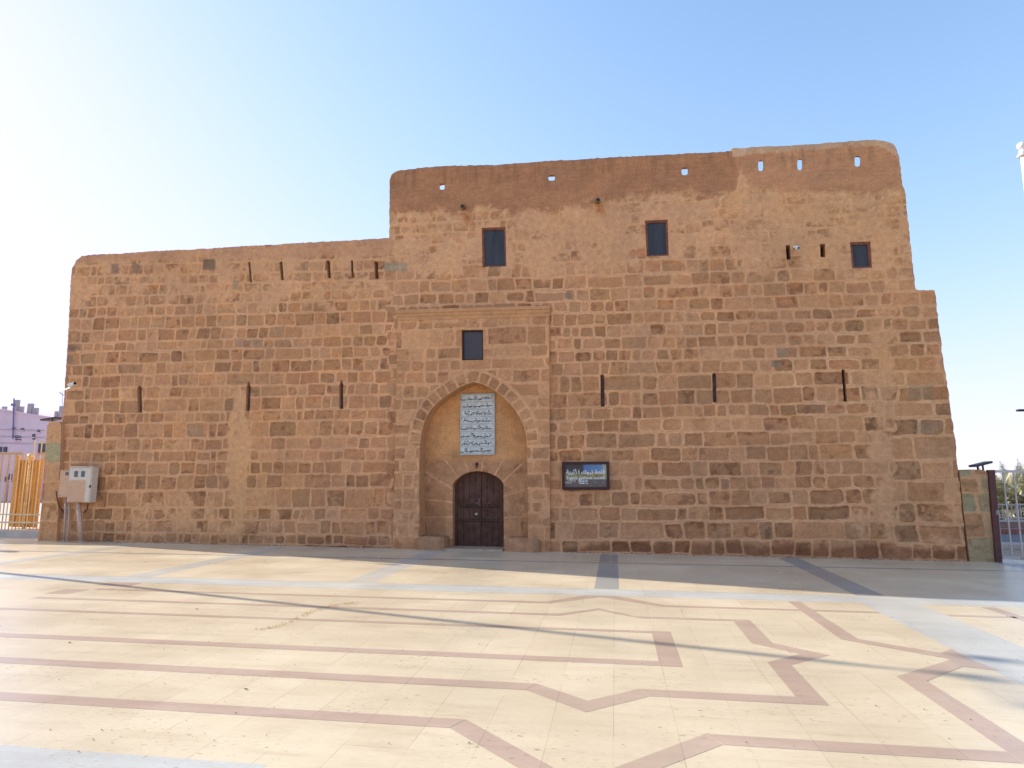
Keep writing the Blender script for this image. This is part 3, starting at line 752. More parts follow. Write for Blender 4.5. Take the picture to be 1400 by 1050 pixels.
# ---- carved plaque
def plaque_mat():
    m, nt, b_ = nmat('grey_marble_plaque')
    f = noise(nt, 3, 6, .7); c = ramp(nt, f, [(.3, (.36, .37, .33)), (.7, (.52, .53, .48))])
    nt.links.new(c, b_.inputs['Base Color']); b_.inputs['Roughness'].default_value = .6
    bump(nt, b_, noise(nt, 40, 4, .6), .004); return m
M_PLQ = plaque_mat(); M_INK = plain('dark_carved_ground', (.12, .13, .12), .8, var=.4, scale=20)
M_PLQ2 = plain('white_raised_stone', (.56, .57, .52), .6, var=.2, scale=12, bmp=.002)
q0 = fp(629.5, 538.5, NV-.05); q1 = fp(676.5, 622, NV-.05); vf = NV-.05
b = MB(); b.box(((q0[0]+q1[0])/2, vf+.03, (q0[1]+q1[1])/2), (q1[0]-q0[0], .06, q0[1]-q1[1]), bev=.008); plq = b.build('inscription_plaque', M_PLQ, fort)
pwid = q1[0]-q0[0]; phei = q0[1]-q1[1]; rowh = (phei-.05)/8
panels = MB(); strokes = MB(); rr = random.Random(21)
for k in range(8):
    zc = q0[1]-.025-rowh*(k+.5)+.0; h = rowh*.82; w = pwid*.93; uc = (q0[0]+q1[0])/2+.01
    pts = []
    for i in range(16):
        a = 2*math.pi*(i+.5)/16; c_, s_ = math.cos(a), math.sin(a)
        pts.append((uc+(w/2-h/2)*(1 if c_ > 0 else -1)+h/2*c_, zc+h/2*s_))
    panels.prism(pts, vf-.008, vf+.001)
    # flowing raised and inked script
    u = uc+w/2-.05
    while u > uc-w/2+.07:
        kind = rr.random(); L = rr.uniform(.05, .13)
        if kind < .28:
            hh = rr.uniform(.06, .095); strokes.box((u-.01, vf-.012, zc+hh*.25), (.008, .006, hh), Matrix.Rotation(rr.uniform(-.2, .2), 3, 'Y')); u -= .025
        else:
            n = 6; y0 = zc-.03+rr.uniform(-.015, .02); am = rr.uniform(.012, .032); p = None
            for i in range(n+1):
                q = Vector((u-L*i/n, vf-.012, y0+am*math.sin(i/n*math.pi*rr.choice([1, 1.5]))*(1 if kind > .6 else -.7)))
                if p is not None:
                    mid = (p+q)/2; d_ = q-p; strokes.box(mid, (d_.length+.004, .006, .013), Matrix.Rotation(-math.atan2(d_.z, d_.x), 3, 'Y'))
                p = q
            u -= L*.62
        if rr.random() < .85: strokes.box((u+.03, vf-.012, zc+rr.choice([-.045, .04, .045])), (.012, .006, .010))
panels.build('cartouche', M_PLQ2, plq); strokes.build('carved_script', plain('dark_script_ink', (.07, .08, .085), .7, var=.3, scale=20), plq)

# ------------------------------------------------------------------ framed sign on the wall
def to_world(u, v, z):
    p = FO+EU*u+EV*v; return Vector((p[0], p[1], z))
s0 = fp(768.3, 631.3, -.06); s1 = fp(833.5, 669.8, -.06)
sw, sh = s1[0]-s0[0], s0[1]-s1[1]; sc_u, sc_z = (s0[0]+s1[0])/2, (s0[1]+s1[1])/2
sign = empty('name_sign', to_world(sc_u, -.06, sc_z), FA, 'dark brown framed sign with white Arabic and Latin lettering, right of the fort door', 'sign')
b = MB(); fw_ = .062
b.box((0, 0, sh/2-fw_/2), (sw, .05, fw_)); b.box((0, 0, -sh/2+fw_/2), (sw, .05, fw_)); b.box((-sw/2+fw_/2, 0, 0), (fw_, .049, sh-2*fw_)); b.box((sw/2-fw_/2, 0, 0), (fw_, .049, sh-2*fw_))
b.build('frame', M_DBROWN, sign)
def picture_mat():
    m, nt, b_ = nmat('sign_picture')
    tc = node(nt, 'ShaderNodeTexCoord'); sp = node(nt, 'ShaderNodeSeparateXYZ'); nt.links.new(tc.outputs['Object'], sp.inputs[0])
    n1 = noise(nt, 9, 5, .7); n2 = noise(nt, 34, 3, .7)
    def mth(op, a, bb):
        n = nt.nodes.new('ShaderNodeMath'); n.operation = op
        for s, v in zip(n.inputs, (a, bb)):
            if hasattr(v, 'is_linked'): nt.links.new(v, s)
            else: s.default_value = v
        return n.outputs[0]
    land = ramp(nt, n1, [(.36, (.09, .085, .055)), (.48, (.27, .20, .11)), (.62, (.36, .36, .12))])
    sky = ramp(nt, mth('ADD', sp.outputs[0], n2), [(.4, (.09, .17, .36)), (.9, (.17, .27, .40))])
    hor = mth('ADD', sp.outputs[2], mth('MULTIPLY', mth('SUBTRACT', n1, .5), .10))
    skym = mth('MULTIPLY', mth('GREATER_THAN', hor, .085), mth('GREATER_THAN', mth('ADD', sp.outputs[0], mth('MULTIPLY', n1, .1)), .0))
    c = mixc(nt, skym, land, sky)
    dark = mth('MULTIPLY', mth('GREATER_THAN', hor, .06), mth('LESS_THAN', mth('ADD', sp.outputs[0], mth('MULTIPLY', n1, .1)), .0))
    c = mixc(nt, dark, c, (.075, .060, .056))
    low = mth('LESS_THAN', sp.outputs[2], -.088)
    c = mixc(nt, low, c, ramp(nt, n2, [(.35, (.10, .08, .065)), (.7, (.22, .18, .15))]))
    edge = mth('MULTIPLY', mth('GREATER_THAN', sp.outputs[0], .40), mth('GREATER_THAN', sp.outputs[2], -.08))
    c = mixc(nt, mth('MULTIPLY', edge, .6), c, (.50, .50, .28))
    nt.links.new(c, b_.inputs['Base Color']); b_.inputs['Roughness'].default_value = .5; b_.inputs['Specular IOR Level'].default_value = .25; return m
b = MB(); b.box((0, .012, 0), (sw-2*fw_+.01, .012, sh-2*fw_+.01)); b.build('printed_panel', picture_mat(), sign)
M_WHITE = plain('white_lettering', (.78, .78, .76), .5, var=.04, bmp=0)
M_PALEPRINT = plain('pale_print', (.42, .37, .33), .6, var=.2, scale=30, bmp=0)
def text(body, name, width, height, u, z, parent, mat, v=.003, bold=.006):
    cu = bpy.data.curves.new(name, 'FONT'); cu.body = body; cu.size = 1; cu.offset = bold; cu.extrude = 0
    t = bpy.data.objects.new(name, cu); C.objects.link(t); bpy.context.view_layer.update()
    dg = bpy.context.evaluated_depsgraph_get(); me = bpy.data.meshes.new_from_object(t.evaluated_get(dg)); C.objects.unlink(t); bpy.data.objects.remove(t)
    n = len(me.vertices); co = np.empty(n*3); me.vertices.foreach_get('co', co); co = co.reshape(-1, 3)
    a, c_ = co.min(0), co.max(0); k = width/(c_[0]-a[0]); kz = height/(c_[1]-a[1])
    nc = np.stack([(co[:, 0]-(a[0]+c_[0])/2)*k+u, np.full(n, v), (co[:, 1]-(a[1]+c_[1])/2)*kz+z], 1)
    me.vertices.foreach_set('co', nc.ravel()); me.update(); me.materials.clear(); me.materials.append(mat)
    return link(bpy.data.objects.new(name, me), parent)
ar = "\uFED7\uFEE0\uFECC\uFE94 \uFE97\uFE92\uFEEE\uFED9 \uFE8D\uFEF7\uFE9B\uFEAE\uFEF3\uFE94"[::-1]
iw = sw-2*fw_
text(ar, 'arabic_lettering', iw*.93, .145, .0, .085, sign, M_WHITE, bold=.018)
text("Tabuk ancient castle", 'latin_lettering', iw*.92, .072, -.01, -.054, sign, M_WHITE, bold=.014)
b = MB()
b.box((-.155, .003, -.115), (.018, .002, .085))
for i, (w_, h_) in enumerate(((.03, .05), (.026, .06), (.03, .048), (.02, .065), (.028, .05))): b.box((-.125+i*.038, .003, -.128+(h_-.05)/3), (w_*.55, .002, h_)); b.box((-.125+i*.038+.006, .003, -.118+rnd.uniform(-.02, .02)), (w_, .002, .016))
b.box((-.085, .003, -.178), (.12, .002, .018)); b.box((.03, .003, -.178), (.04, .002, .018))
b.build('small_marks', M_WHITE, sign)
b = MB(); rr = random.Random(4)
for i in range(26):
    b.box((rr.uniform(-.46, -.24), .0035, rr.uniform(-.18, -.105)), (rr.uniform(.02, .06), .002, rr.uniform(.008, .03)), Matrix.Rotation(rr.uniform(-.8, .8), 3, 'Y'))
b.build('printed_emblem', M_PALEPRINT, sign)
b = MB()
for i in range(10):
    b.box((rr.uniform(.2, .42), .0035, rr.uniform(-.18, -.11)), (rr.uniform(.02, .08), .002, rr.uniform(.006, .016)), Matrix.Rotation(rr.uniform(-.8, .8), 3, 'Y'))
b.box((.2, .003, -.085), (iw*.5, .002, .008)); b.build('printed_picture', plain('grey_print', (.2, .18, .16), .6, bmp=0), sign)

# ------------------------------------------------------------------ meter boxes by the left corner
M_BOXW = plain('chalky_white_paint', (.62, .54, .44), .6, var=.12, scale=20, dirt=(.50, .33, .20), dscale=2.6)
M_BOXT = plain('tan_box_paint', (.58, .36, .22), .7, var=.15, scale=14, dirt=(.56, .33, .21), dscale=5)
def two_tone():
    m, nt, b_ = nmat('half_repainted_metal'); tc = node(nt, 'ShaderNodeTexCoord'); sp = node(nt, 'ShaderNodeSeparateXYZ'); nt.links.new(tc.outputs['Object'], sp.inputs[0])
    ad = nt.nodes.new('ShaderNodeMath'); ad.operation = 'MULTIPLY_ADD'; ad.inputs[1].default_value = .30
    nt.links.new(noise(nt, 5, 4, .6), ad.inputs[0]); nt.links.new(sp.outputs[2], ad.inputs[2])
    ax = nt.nodes.new('ShaderNodeMath'); ax.operation = 'GREATER_THAN'; ax.inputs[1].default_value = .21; nt.links.new(sp.outputs[0], ax.inputs[0])
    f = ramp(nt, ad.outputs[0], [(.74, 0.), (.755, 1.)]); mx_ = nt.nodes.new('ShaderNodeMath'); mx_.operation = 'MAXIMUM'; nt.links.new(f, mx_.inputs[0]); nt.links.new(ax.outputs[0], mx_.inputs[1])
    p2 = ramp(nt, noise(nt, 9, 4, .6), [(.64, 0.), (.66, .8)]); m3 = nt.nodes.new('ShaderNodeMath'); m3.operation = 'MAXIMUM'; nt.links.new(mx_.outputs[0], m3.inputs[0]); nt.links.new(p2, m3.inputs[1])
    c = mixc(nt, m3.outputs[0], (.58, .35, .21), (.62, .54, .43)); c = mixc(nt, 1., c, ramp(nt, noise(nt, 16, 5, .7), [(.3, (.85, .85, .85)), (.7, (1.08, 1.08, 1.08))]), 'MULTIPLY')
    nt.links.new(c, b_.inputs['Base Color']); b_.inputs['Roughness'].default_value = .6; return m
M_BOXT2 = two_tone()
M_PIPE = plain('dusty_grey_pipe', (.52, .35, .25), .6, var=.2, scale=12); M_PIPE2 = plain('thin_grey_conduit', (.42, .34, .29), .5, var=.2, scale=12)
M_PANEWIN = plain('meter_glass', (.09, .10, .115), .2, var=.2, scale=10, bmp=0)
def wbox(name, x0, y0, x1, y1, v0, v1, mat, lab, cat):
    a = fp(x0, y0, v0); c_ = fp(x1, y1, v0); w, h = c_[0]-a[0], a[1]-c_[1]
    e = empty(name, to_world((a[0]+c_[0])/2, v0, c_[1]), FA, lab, cat)
    b_ = MB(); b_.box((0, (v1-v0)/2, h/2), (w, v1-v0, h), bev=.008); b_.build('housing', mat, e)
    b_ = MB(); b_.box((0, -.008, h/2), (w-.05, .014, h-.05), bev=.004); d_ = b_.build('door', mat, e)
    return e, d_, w, h
e1, d1, w1, h1 = wbox('meter_box', 95.5, 638.5, 122.5, 687, -.33, -.12, M_BOXT2, 'larger white and tan meter box with two small windows at the fort left corner', 'meter box')
for x in (-.13, .09): b = MB(); b.box((x, -.018, h1*.80), (.11, .01, .16)); b.build('inspection_window', M_PANEWIN, e1)
b = MB(); b.box((0, .10, h1+.008), (w1+.04, .25, .02), bev=.005); b.build('rain_lid', M_BOXW, e1)
b = MB(); b.box((w1/2-.02, -.02, h1*.45), (.02, .03, .07)); b.build('latch', M_IRON, d1)
e2, d2, w2, h2 = wbox('meter_box', 83, 642.5, 97.5, 680, -.30, -.1, M_BOXT, 'smaller flat tan electricity box with one window, left of the white meter box', 'meter box')
b = MB(); b.box((.02, -.018, h2*.86), (.10, .01, .09)); b.build('inspection_window', M_PANEWIN, e2)
b = MB(); b.ball((-w2/2+.06, -.02, .06), .014); b.build('lock', M_IRON, d2)
def wpipe(name, x0, y0, x1, y1, v, r, mat, lab):
    a = fp(x0, y0, v); c_ = fp(x1, y1, v); o = empty(name, to_world(c_[0], v, 0), FA, lab, 'pipe')
    b_ = MB(); b_.tube((a[0]-c_[0], 0, a[1]), (0, 0, -.02), r, r, 14); b_.build('conduit', mat, o, True)
    b_ = MB(); b_.tube((0, 0, 0), (0, 0, .035), r*1.5, r*1.35, 14); b_.build('collar', mat, o, True)
    return o
wpipe('service_pipe', 107, 686, 111.5, 738.5, -.24, .062, M_PIPE, 'thick dusty grey pipe rising slightly askew from the ground into the white meter box')
wpipe('service_pipe', 95.4, 684, 93.2, 738, -.20, .022, M_PIPE2, 'thin conduit running down from the white meter box, right one of the close pair')
wpipe('service_pipe', 90.4, 679, 87.6, 738, -.20, .024, M_PIPE2, 'thin conduit running down from the small tan box, left one of the close pair')
def wcable(pts, v, r, lab):
    p3 = [to_world(*((fp(x, y, v)[0]), v, fp(x, y, v)[1])) for x, y in pts]
    b_ = MB(); b_.path(p3, r, 6); o = b_.build('cable', M_IRON, None, True); return tag(o, lab, 'cable')
wcable([(76.5, 671), (78.5, 684), (81, 692), (85, 698.5), (90, 701.8)], -.12, .012, 'thin black cable looping down from the gate pillar to the conduits')
wcable([(113, 701), (117, 699.5), (119.5, 695), (120.5, 688)], -.16, .012, 'short black cable curving up into the underside of the white meter box')

# small white camera high on the left corner and another in the upper wall
M_CAMW = plain('white_plastic', (.62, .62, .60), .4, var=.06, bmp=0)
cu, cz = fp(98.5, 527, -.3); cam1 = empty('security_camera', to_world(cu, -.3, cz), FA, 'white security camera on a bent bracket at the left edge of the fort wall', 'camera')
b = MB(); b.box((.02, -.02, .02), (.22, .10, .09), Matrix.Rotation(-.25, 3, 'Y'), bev=.02); b.build('housing', M_CAMW, cam1)
b = MB(); b.tube((.12, -.05, .045), (.155, -.06, .055), .035, .04, 12); b.build('lens', M_IRON, cam1)
b = MB(); p0 = fp(86.8, 539, -.02); b.path([(p0[0]-cu-.02, .32, p0[1]-cz-.03), (p0[0]-cu+.03, .1, p0[1]-cz+.03), (-.05, .0, -.06), (0, 0, -.02)], .013); b.build('bracket', M_CAMW, cam1)
cu, cz = fp(1090, 339, -.16); cam2 = empty('security_camera', to_world(cu, -.16, cz), FA, 'small white dome camera between the two short slots high on the right of the fort', 'camera')
b = MB(); b.ball((0, 0, 0), .055, (1, 1, .9)); b.box((-.04, .01, .03), (.09, .07, .05), bev=.01); b.build('housing', M_CAMW, cam2, True)
b = MB(); b.tube((-.04, .16, .04), (-.01, .02, .02), .014); b.build('bracket', M_IRON, cam2)
b = MB(); b.tube((.012, -.03, -.012), (.02, -.056, -.02), .026, .022, 12); b.build('lens', M_IRON, cam2)

# ------------------------------------------------------------------ rubble pillars at both ends
GREENISH = np.array([.36, .275, .165])
def pillar(name, P, v, depth, seed, rows, lab, cols, green=None):
    o = empty(name, to_world(0, v, 0), FA, lab, 'pillar')
    def fn(U, Z):
        d, col, rel, rid = stones(U, Z, rows, seed, .5, .026)
        ci = np.array(cols)[(rid*len(cols)).astype(int) % len(cols)]
        col = ci*(.9+.2*rid[:, None])
        if green: col = np.where(((Z > green[0]) & (Z < green[1]))[:, None], GREENISH*1.1, col)
        rgb, disp, cov = shade(U, Z, 0, d, col, rel, rid, np.full(U.shape, .16), seed+700)
        return disp, rgb*np.array([.94, 1., 1.])
    f = grid_mesh('shaft', P, [], .018, 0., fn, o, back=depth, side_col=MORTAR*.9)
    tess_face('rear_face', P, [], depth, MORTAR*.8, o)
    return o
v = -.10
PLx = [(51.5, 741), (54, 718), (57, 690), (59, 660), (61, 630), (63, 602), (64.5, 584), (67, 577.5), (73, 575.5), (80, 576.5), (84, 580), (84, 600), (82, 640), (80, 680), (78.5, 715), (77, 741)]
P = [fp(x, y, v) for x, y in PLx]; P[0] = (P[0][0], -.1); P[-1] = (P[-1][0], -.1)
rowsL = [(lambda U, z=z: np.full(U.shape, z)) for z in (-.3, .55, 1.05, 1.6, 2.1, 2.72, 3.3)]
pillar('gate_pillar', P[::-1], v, .55, 81, rowsL, 'tall tan and grey-green stone gate pillar against the left corner of the fort, carrying a flat lamp', [STONES[6]*1.1, STONES[6]*1.2, STONES[7]*1.2, STONES[2]*1.2], (2.1, 2.72))
v = -.02
PRx = [(1326, 769), (1322, 735), (1318, 700), (1314.5, 665), (1312, 645), (1316, 642.6), (1330, 641.8), (1345, 642.5), (1350, 646), (1353, 690), (1357, 730), (1361, 769)]
P = [fp(x, y, v) for x, y in PRx]; P[0] = (P[0][0], -.1); P[-1] = (P[-1][0], -.1)
rowsR = [(lambda U, z=z: np.full(U.shape, z)) for z in (-.3, .5, .98, 1.42, 1.72, 2.1)]
pillar('gate_pillar', P[::-1] if False else P, v, .5, 95, rowsR, 'squat pillar of grey-green rubble between the right corner of the fort and the red-brown gate post', [GREENISH, GREENISH*1.15, STONES[7], STONES[0], GREENISH*.9])

# floodlights on the pillars
def panel_lamp(px, py, wpx, v, tilt, stems, lab):
    a = fp(px, py, v); w = fp(px+wpx, py, v)[0]-a[0]
    e = empty('flood_light', to_world(a[0], v, a[1]), FA, lab, 'flood light')
    b_ = MB(); b_.box((0, 0, 0), (w, .34, .045), Matrix.Rotation(tilt, 3, 'Y'), bev=.01); b_.build('lamp_head', plain('dark_lamp_metal', (.05, .035, .04), .5, .3), e)
    for s in stems:
        b_ = MB(); b_.tube((s*w, 0, -.02-s*math.sin(tilt)*w), (s*w, 0, -.19), .018); b_.build('bracket', M_IRON, e)
    b_ = MB(); b_.box((0, -.02, -.19), (w*.45, .08, .012)); b_.build('base_plate', M_IRON, e)
    return e
panel_lamp(72, 573, 21, .12, -.12, (.0,), 'dark flat flood light tilted on top of the tall left gate pillar')
panel_lamp(1340.5, 634.6, 24, .12, -.26, (-.18, .12), 'dark flat flood light on two short legs on the squat right pillar')

# ------------------------------------------------------------------ ground and paving
def sheet(name, pts, z, mat, lab=None, kind='structure', sub=None):
    me = bpy.data.meshes.new(name); vs = [Vector((p[0], p[1], 0)) for p in pts]
    tris = tessellate_polygon([vs]); me.from_pydata([(p[0], p[1], z) for p in pts], [], [tuple(t) for t in tris]); me.update()
    if me.polygons and me.polygons[0].normal.z < 0: me.flip_normals()
    me.materials.append(mat); o = bpy.data.objects.new(name, me); link(o); o['kind'] = kind
    return o
M_SAND = plain('sandy_ground', (.46, .36, .26), .95, var=.15, scale=.6, bmp=.01)
M_ASPH = plain('grey_asphalt', (.17, .16, .16), .85, var=.2, scale=3, bmp=.003)
sheet('ground', [(-400, -60), (400, -60), (400, 700), (-400, 700)], -.004, M_SAND)
sheet('plaza_paving', [(-60, -50), (60, -50), (60, 15.2), (9.2, 15.2), (7.6, 15.7), (-16.3, 16.6), (-60, 16.6)], .0, M_PAVE)
def rectb(name, x0, y0, x1, y1, mat, z=.0006): return sheet(name, [(x0, y0), (x1, y0), (x1, y1), (x0, y1)], z, mat)
# grey cross strips, shade and sunlight put in by a dark and a pale copy
XS = [(-12.55, -12.1), (-8.5, -8.02), (-4.45, -3.98), (-.36, .02), (3.45, 3.86), (7.6, 8.05)]
for a, c_ in XS: rectb('grey_paving_strip', a, 10.45, c_, 15.1 if a > -3 else 15.4, M_STRIP_SHADED if a > -3 else M_STRIP_SUNLIT)
rectb('grey_paving_strip', -40, 9.86, 40, 10.38, M_GREY)
rectb('grey_paving_line', -40, 10.38, 40, 10.45, M_STRIP_SUNLIT)
rectb('grey_paving_line', -40, 13.56, 40, 13.68, M_STRIP_SHADED, .0012)
rectb('grey_paving_strip', 3.30, 3.0, 4.06, 9.86, M_GREY)
rectb('grey_paving_strip', -40, 3.1, -2.1, 3.87, M_GREY)
# pink inlay
def inlay(pts, z=.0012): return sheet('pink_paving_inlay', pts, z, M_PINK)
X0 = -17.
inlay([(X0, 4.60), (-1.17, 4.60), (-1.09, 4.77), (X0, 4.77)])
inlay([(-1.165, 4.60), (-.25, 3.72), (-.25, 3.95), (-1.085, 4.77)])
inlay([(-.245, 3.72), (.645, 4.60), (.56, 4.77), (-.245, 3.95)])
inlay([(.65, 4.60), (2.39, 4.60), (2.39, 4.77), (.565, 4.77)])
inlay([(X0, 5.48), (-.76, 5.48), (-.69, 5.655), (X0, 5.655)])
inlay([(-.755, 5.48), (-.25, 5.05), (.23, 5.48), (.155, 5.65), (-.25, 5.3), (-.685, 5.655)])
inlay([(.235, 5.48), (1.36, 5.48), (1.36, 5.65), (.16, 5.65)])
inlay([(1.365, 5.48), (1.56, 5.48), (1.56, 6.56), (2.02, 6.97), (1.58, 7.37), (1.57, 8.49), (1.365, 8.49), (1.365, 7.33), (1.745, 6.97), (1.365, 6.62)])
inlay([(.26, 8.38), (1.36, 8.40), (1.36, 8.49), (.2, 8.49)])
inlay([(X0, 6.34), (.36, 6.34), (.36, 6.5), (X0, 6.5)]); inlay([(.365, 6.34), (.57, 6.34), (.57, 7.72), (.365, 7.72)]); inlay([(-9.2, 7.62), (.36, 7.62), (.36, 7.72), (-9.2, 7.72)])
inlay([(-8.3, 8.38), (-.72, 8.38), (-.25, 8.80), (.25, 8.38), (.2, 8.49), (-.25, 8.92), (-.77, 8.49), (-8.3, 8.49)])
inlay([(-8.0, 9.16), (-.94, 9.16), (-.25, 9.76), (.58, 9.16), (3.3, 9.16), (3.3, 9.27), (.63, 9.27), (.0, 9.84), (-.5, 9.84), (-.99, 9.27), (-8.0, 9.27)])
inlay([(2.34, 9.82), (2.50, 9.82), (2.52, 7.70), (3.12, 7.22), (3.30, 7.40), (3.30, 6.98), (3.36, 6.66), (3.09, 6.75), (2.57, 6.24), (2.59, 4.4), (2.40, 4.4), (2.37, 6.34), (3.12, 7.0), (2.98, 7.11), (2.34, 7.66)], .0018)
inlay([(-8.45, 8.75), (-8.45, 9.15), (-8.05, 9.15), (-8.1, 8.75)]); inlay([(-8.3, 9.55), (-8.3, 9.84), (-7.7, 9.84), (-7.7, 9.55)])
inlay([(4.08, 9.10), (4.85, 9.10), (4.85, 9.2), (4.08, 9.2)]); inlay([(4.86, 7.7), (5.02, 7.7), (4.95, 9.8), (4.78, 9.8)])
inlay([(4.86, 7.6), (10, 7.6), (10, 7.7), (4.86, 7.7)])
# ochre streak across the paving, a few stray leaves and grit
M_STREAK = plain('ochre_dust', (.55, .36, .17), .95, var=.4, scale=14, bmp=.004)
b = MB(); rr = random.Random(12)
for i in range(300):
    t = rr.random()**.8; px = 352+(485-352)*t; py = 861+(824-861)*t+6*math.sin(t*7)*.5+rr.gauss(0, .9)*(.5+t*.6)
    if t > .35: py += -2
    x, y = gnd(px+rr.gauss(0, 4), py); r_ = rr.uniform(.003, .011); a = rr.uniform(0, 3.14)
    b.poly([(x+r_*2*math.cos(a), y+r_*2*math.sin(a), .0055), (x-r_*math.sin(a), y+r_*math.cos(a), .0065), (x-r_*2*math.cos(a), y-r_*2*math.sin(a), .0055), (x+r_*math.sin(a), y-r_*math.cos(a), .0055)])
tag(b.build('dust_streak', M_STREAK), 'thin ochre streak of dust and plant crumbs across the paving', 'dirt', kind='stuff')
b = MB()
M_GRIT = plain('dark_grit', (.20, .14, .10), .9, bmp=0)
for i in range(110):
    px = rr.uniform(0, 1400); py = rr.uniform(795, 1050); x, y = gnd(px, py); r_ = rr.uniform(.002, .007)
    b.ball((x, y, .006), r_*.8, (1.6, 1, .5), 6)
for px, py in ((269, 833), (336, 943), (95, 879)):
    x, y = gnd(px, py); b.ball((x, y, .008), .010, (1.8, 1, .4), 8)
b2_ = MB()
for i in range(700):
    u = rr.uniform(U_L+1.2, U_R); 
    if PL-.3 < u < PR+.3: continue
    v_ = -.02-abs(rr.gauss(0, .05)); p = to_world(u, v_, .004); r_ = rr.uniform(.006, .022)
    b2_.box(p, (r_*1.5, r_, r_*.8), Matrix.Rotation(rr.uniform(0, 3), 3, 'Z'))
tag(b2_.build('wall_rubble', plain('fallen_stone_crumbs', (.34, .19, .12), .95, var=.4, scale=20, bmp=0)), 'fallen crumbs of stone and mortar along the foot of the fort wall', 'rubble', kind='stuff')
tag(b.build('grit', M_GRIT), 'scattered specks of grit and crumbs lying on the paving', 'grit', kind='stuff')

# platform and kerb beyond the left fence
YB = 16.55
M_CONC = plain('pale_concrete', (.50, .45, .38), .9, var=.15, scale=2.5, bmp=.004)
b = MB(); b.box((-29, YB+9, .10), (25.2, 18, .24), bev=.02); o = b.build('raised_pavement', M_CONC); o['kind'] = 'structure'

# ------------------------------------------------------------------ left: yellow fence and gate
M_YEL = plain('yellow_ochre_paint', (.62, .33, .07), .55, var=.12, scale=6, dirt=(.50, .26, .06), dscale=2)
M_YEL2 = plain('golden_panel_paint', (.60, .28, .045), .6, var=.2, scale=4, dirt=(.42, .19, .035), dscale=2.5)
M_CREAM = plain('cream_paint', (.66, .56, .36), .6, var=.1, scale=6)
fy = 16.75
def X_at(px, Y=fy): return atY(px, 650, Y).x
fence = empty('bar_fence', (0, fy, 0), 0, 'yellow and cream upright-bar metal fence on the raised kerb at the left edge', 'fence')
xr = X_at(60); zt = atY(15, 620, fy).z; zb_ = atY(15, 718, fy).z; zb2 = atY(15, 709, fy).z
xl = xr-7.5
b = MB(); b.box(((xl+X_at(27))/2, 0, zt), (X_at(27)-xl, .05, .05)); b.box(((X_at(52)+xr)/2, 0, zt), (xr-X_at(52), .05, .05)); b.build('top_rail', M_YEL, fence)
b = MB(); b.box(((xl+xr)/2, 0, zb_+.08), (xr-xl, .04, .045)); b.box(((xl+xr)/2, 0, zb2+.12), (xr-xl, .035, .035)); b.build('lower_rail', M_CREAM, fence)
x = xr-.06; i = 0
while x > xl:
    tall = (i in (1, 3)); b = MB(); h = atY(15, 604, fy).z+.05 if tall else zt
    b.box((x, 0, (h+.22)/2), (.022, .022, h-.22)); b.build('upright_bar', M_CREAM if i % 2 else M_YEL, fence); x -= .118; i += 1
b = MB(); b.box((xr-.15, 0, atY(15, 605.5, fy).z), (.45, .04, .04)); b.build('cross_rail', M_CREAM, fence)
pg = empty('panel_gate', (0, fy+.35, 0), 0, 'golden ochre sheet-metal gate leaf behind the yellow fence left of the pillar', 'gate')
x0, x1 = X_at(24, fy+.35), X_at(55, fy+.35); zt_ = atY(40, 629, fy+.35).z; zb3 = .26; b = MB(); n = 9
for i in range(n):
    a = x0+(x1-x0)*i/n; w = (x1-x0)/n
    b.box((a+w/2, (.015 if i % 2 else -.015), (zt_+zb3)/2), (w*1.0, .03, zt_-zb3))
b.build('ribbed_panel', M_YEL2, pg)
b = MB(); b.box((x0-.03, 0, (zt_+.3)/2+.05), (.09, .09, zt_-.15)); b.box((x1+.03, 0, (zt_+.3)/2), (.06, .06, zt_-.2)); b.build('frame_post', M_YEL, pg)
b = MB(); xx = X_at(40, fy+.3); b.box((xx, -.06, (zt_+.3)/2), (.07, .05, zt_-.1)); b.ball((xx, -.06, zt_+.08), .11, (1, 1, 1.1), 14); b.build('ball_finial', plain('cream_ball', (.70, .58, .30), .5, bmp=0), pg, True)

# ------------------------------------------------------------------ left: lilac-pink building
M_LIL = plain('lilac_render', (.80, .60, .64), .9, var=.06, scale=.5, dirt=(.68, .50, .55), dscale=.3)
M_LWIN = plain('dark_window', (.06, .05, .07), .3, bmp=0)
BY = 44.; bl = empty('pink_building', tuple(atY(30, 700, BY).xy)+(0,), 0, 'long lilac-pink rendered building with small dark windows and rooftop tanks beyond the left fence', 'building')
o0 = bl.location; 
def Lp(px, py, Y=BY): p = atY(px, py, Y); return (p.x-o0.x, p.z)
xr_, zr_ = Lp(92, 576); xl_, zl_ = Lp(-60, 551)
b = MB(); b.prism([(xl_-26, 0), (xr_, 0), (xr_, zr_), (xl_, zl_), (xl_-26, zl_)], 0, 12); b.build('wall', M_LIL, bl)
b = MB(); b.prism([(xl_-26, zl_), (xl_, zl_), (xr_, zr_), (xr_, zr_+.12), (xl_, zl_+.12), (xl_-26, zl_+.12)], -.08, .25); b.build('parapet', M_LIL, bl)
M_TANK = plain('rooftop_concrete', (.46, .38, .37), .9, var=.15)
for (x0, y0, x1, y1, dp) in ((12, 546, 18.5, 564, 1.2), (19, 555, 25, 566, 2), (31.5, 551, 38, 567, 1.4), (38, 557, 45, 569, 2.4), (68.5, 561.5, 73, 573, 1), (75, 554.5, 80.5, 573, 1.2), (-4, 555, 1.5, 565, 1.5)):
    a = Lp(x0, y0); c_ = Lp(x1, y1); b = MB(); b.box(((a[0]+c_[0])/2, .45, (a[1]+c_[1]-.6)/2), (c_[0]-a[0]-.12, .22, a[1]-c_[1]+.6), bev=.02); b.build('roof_stack', M_TANK, bl)
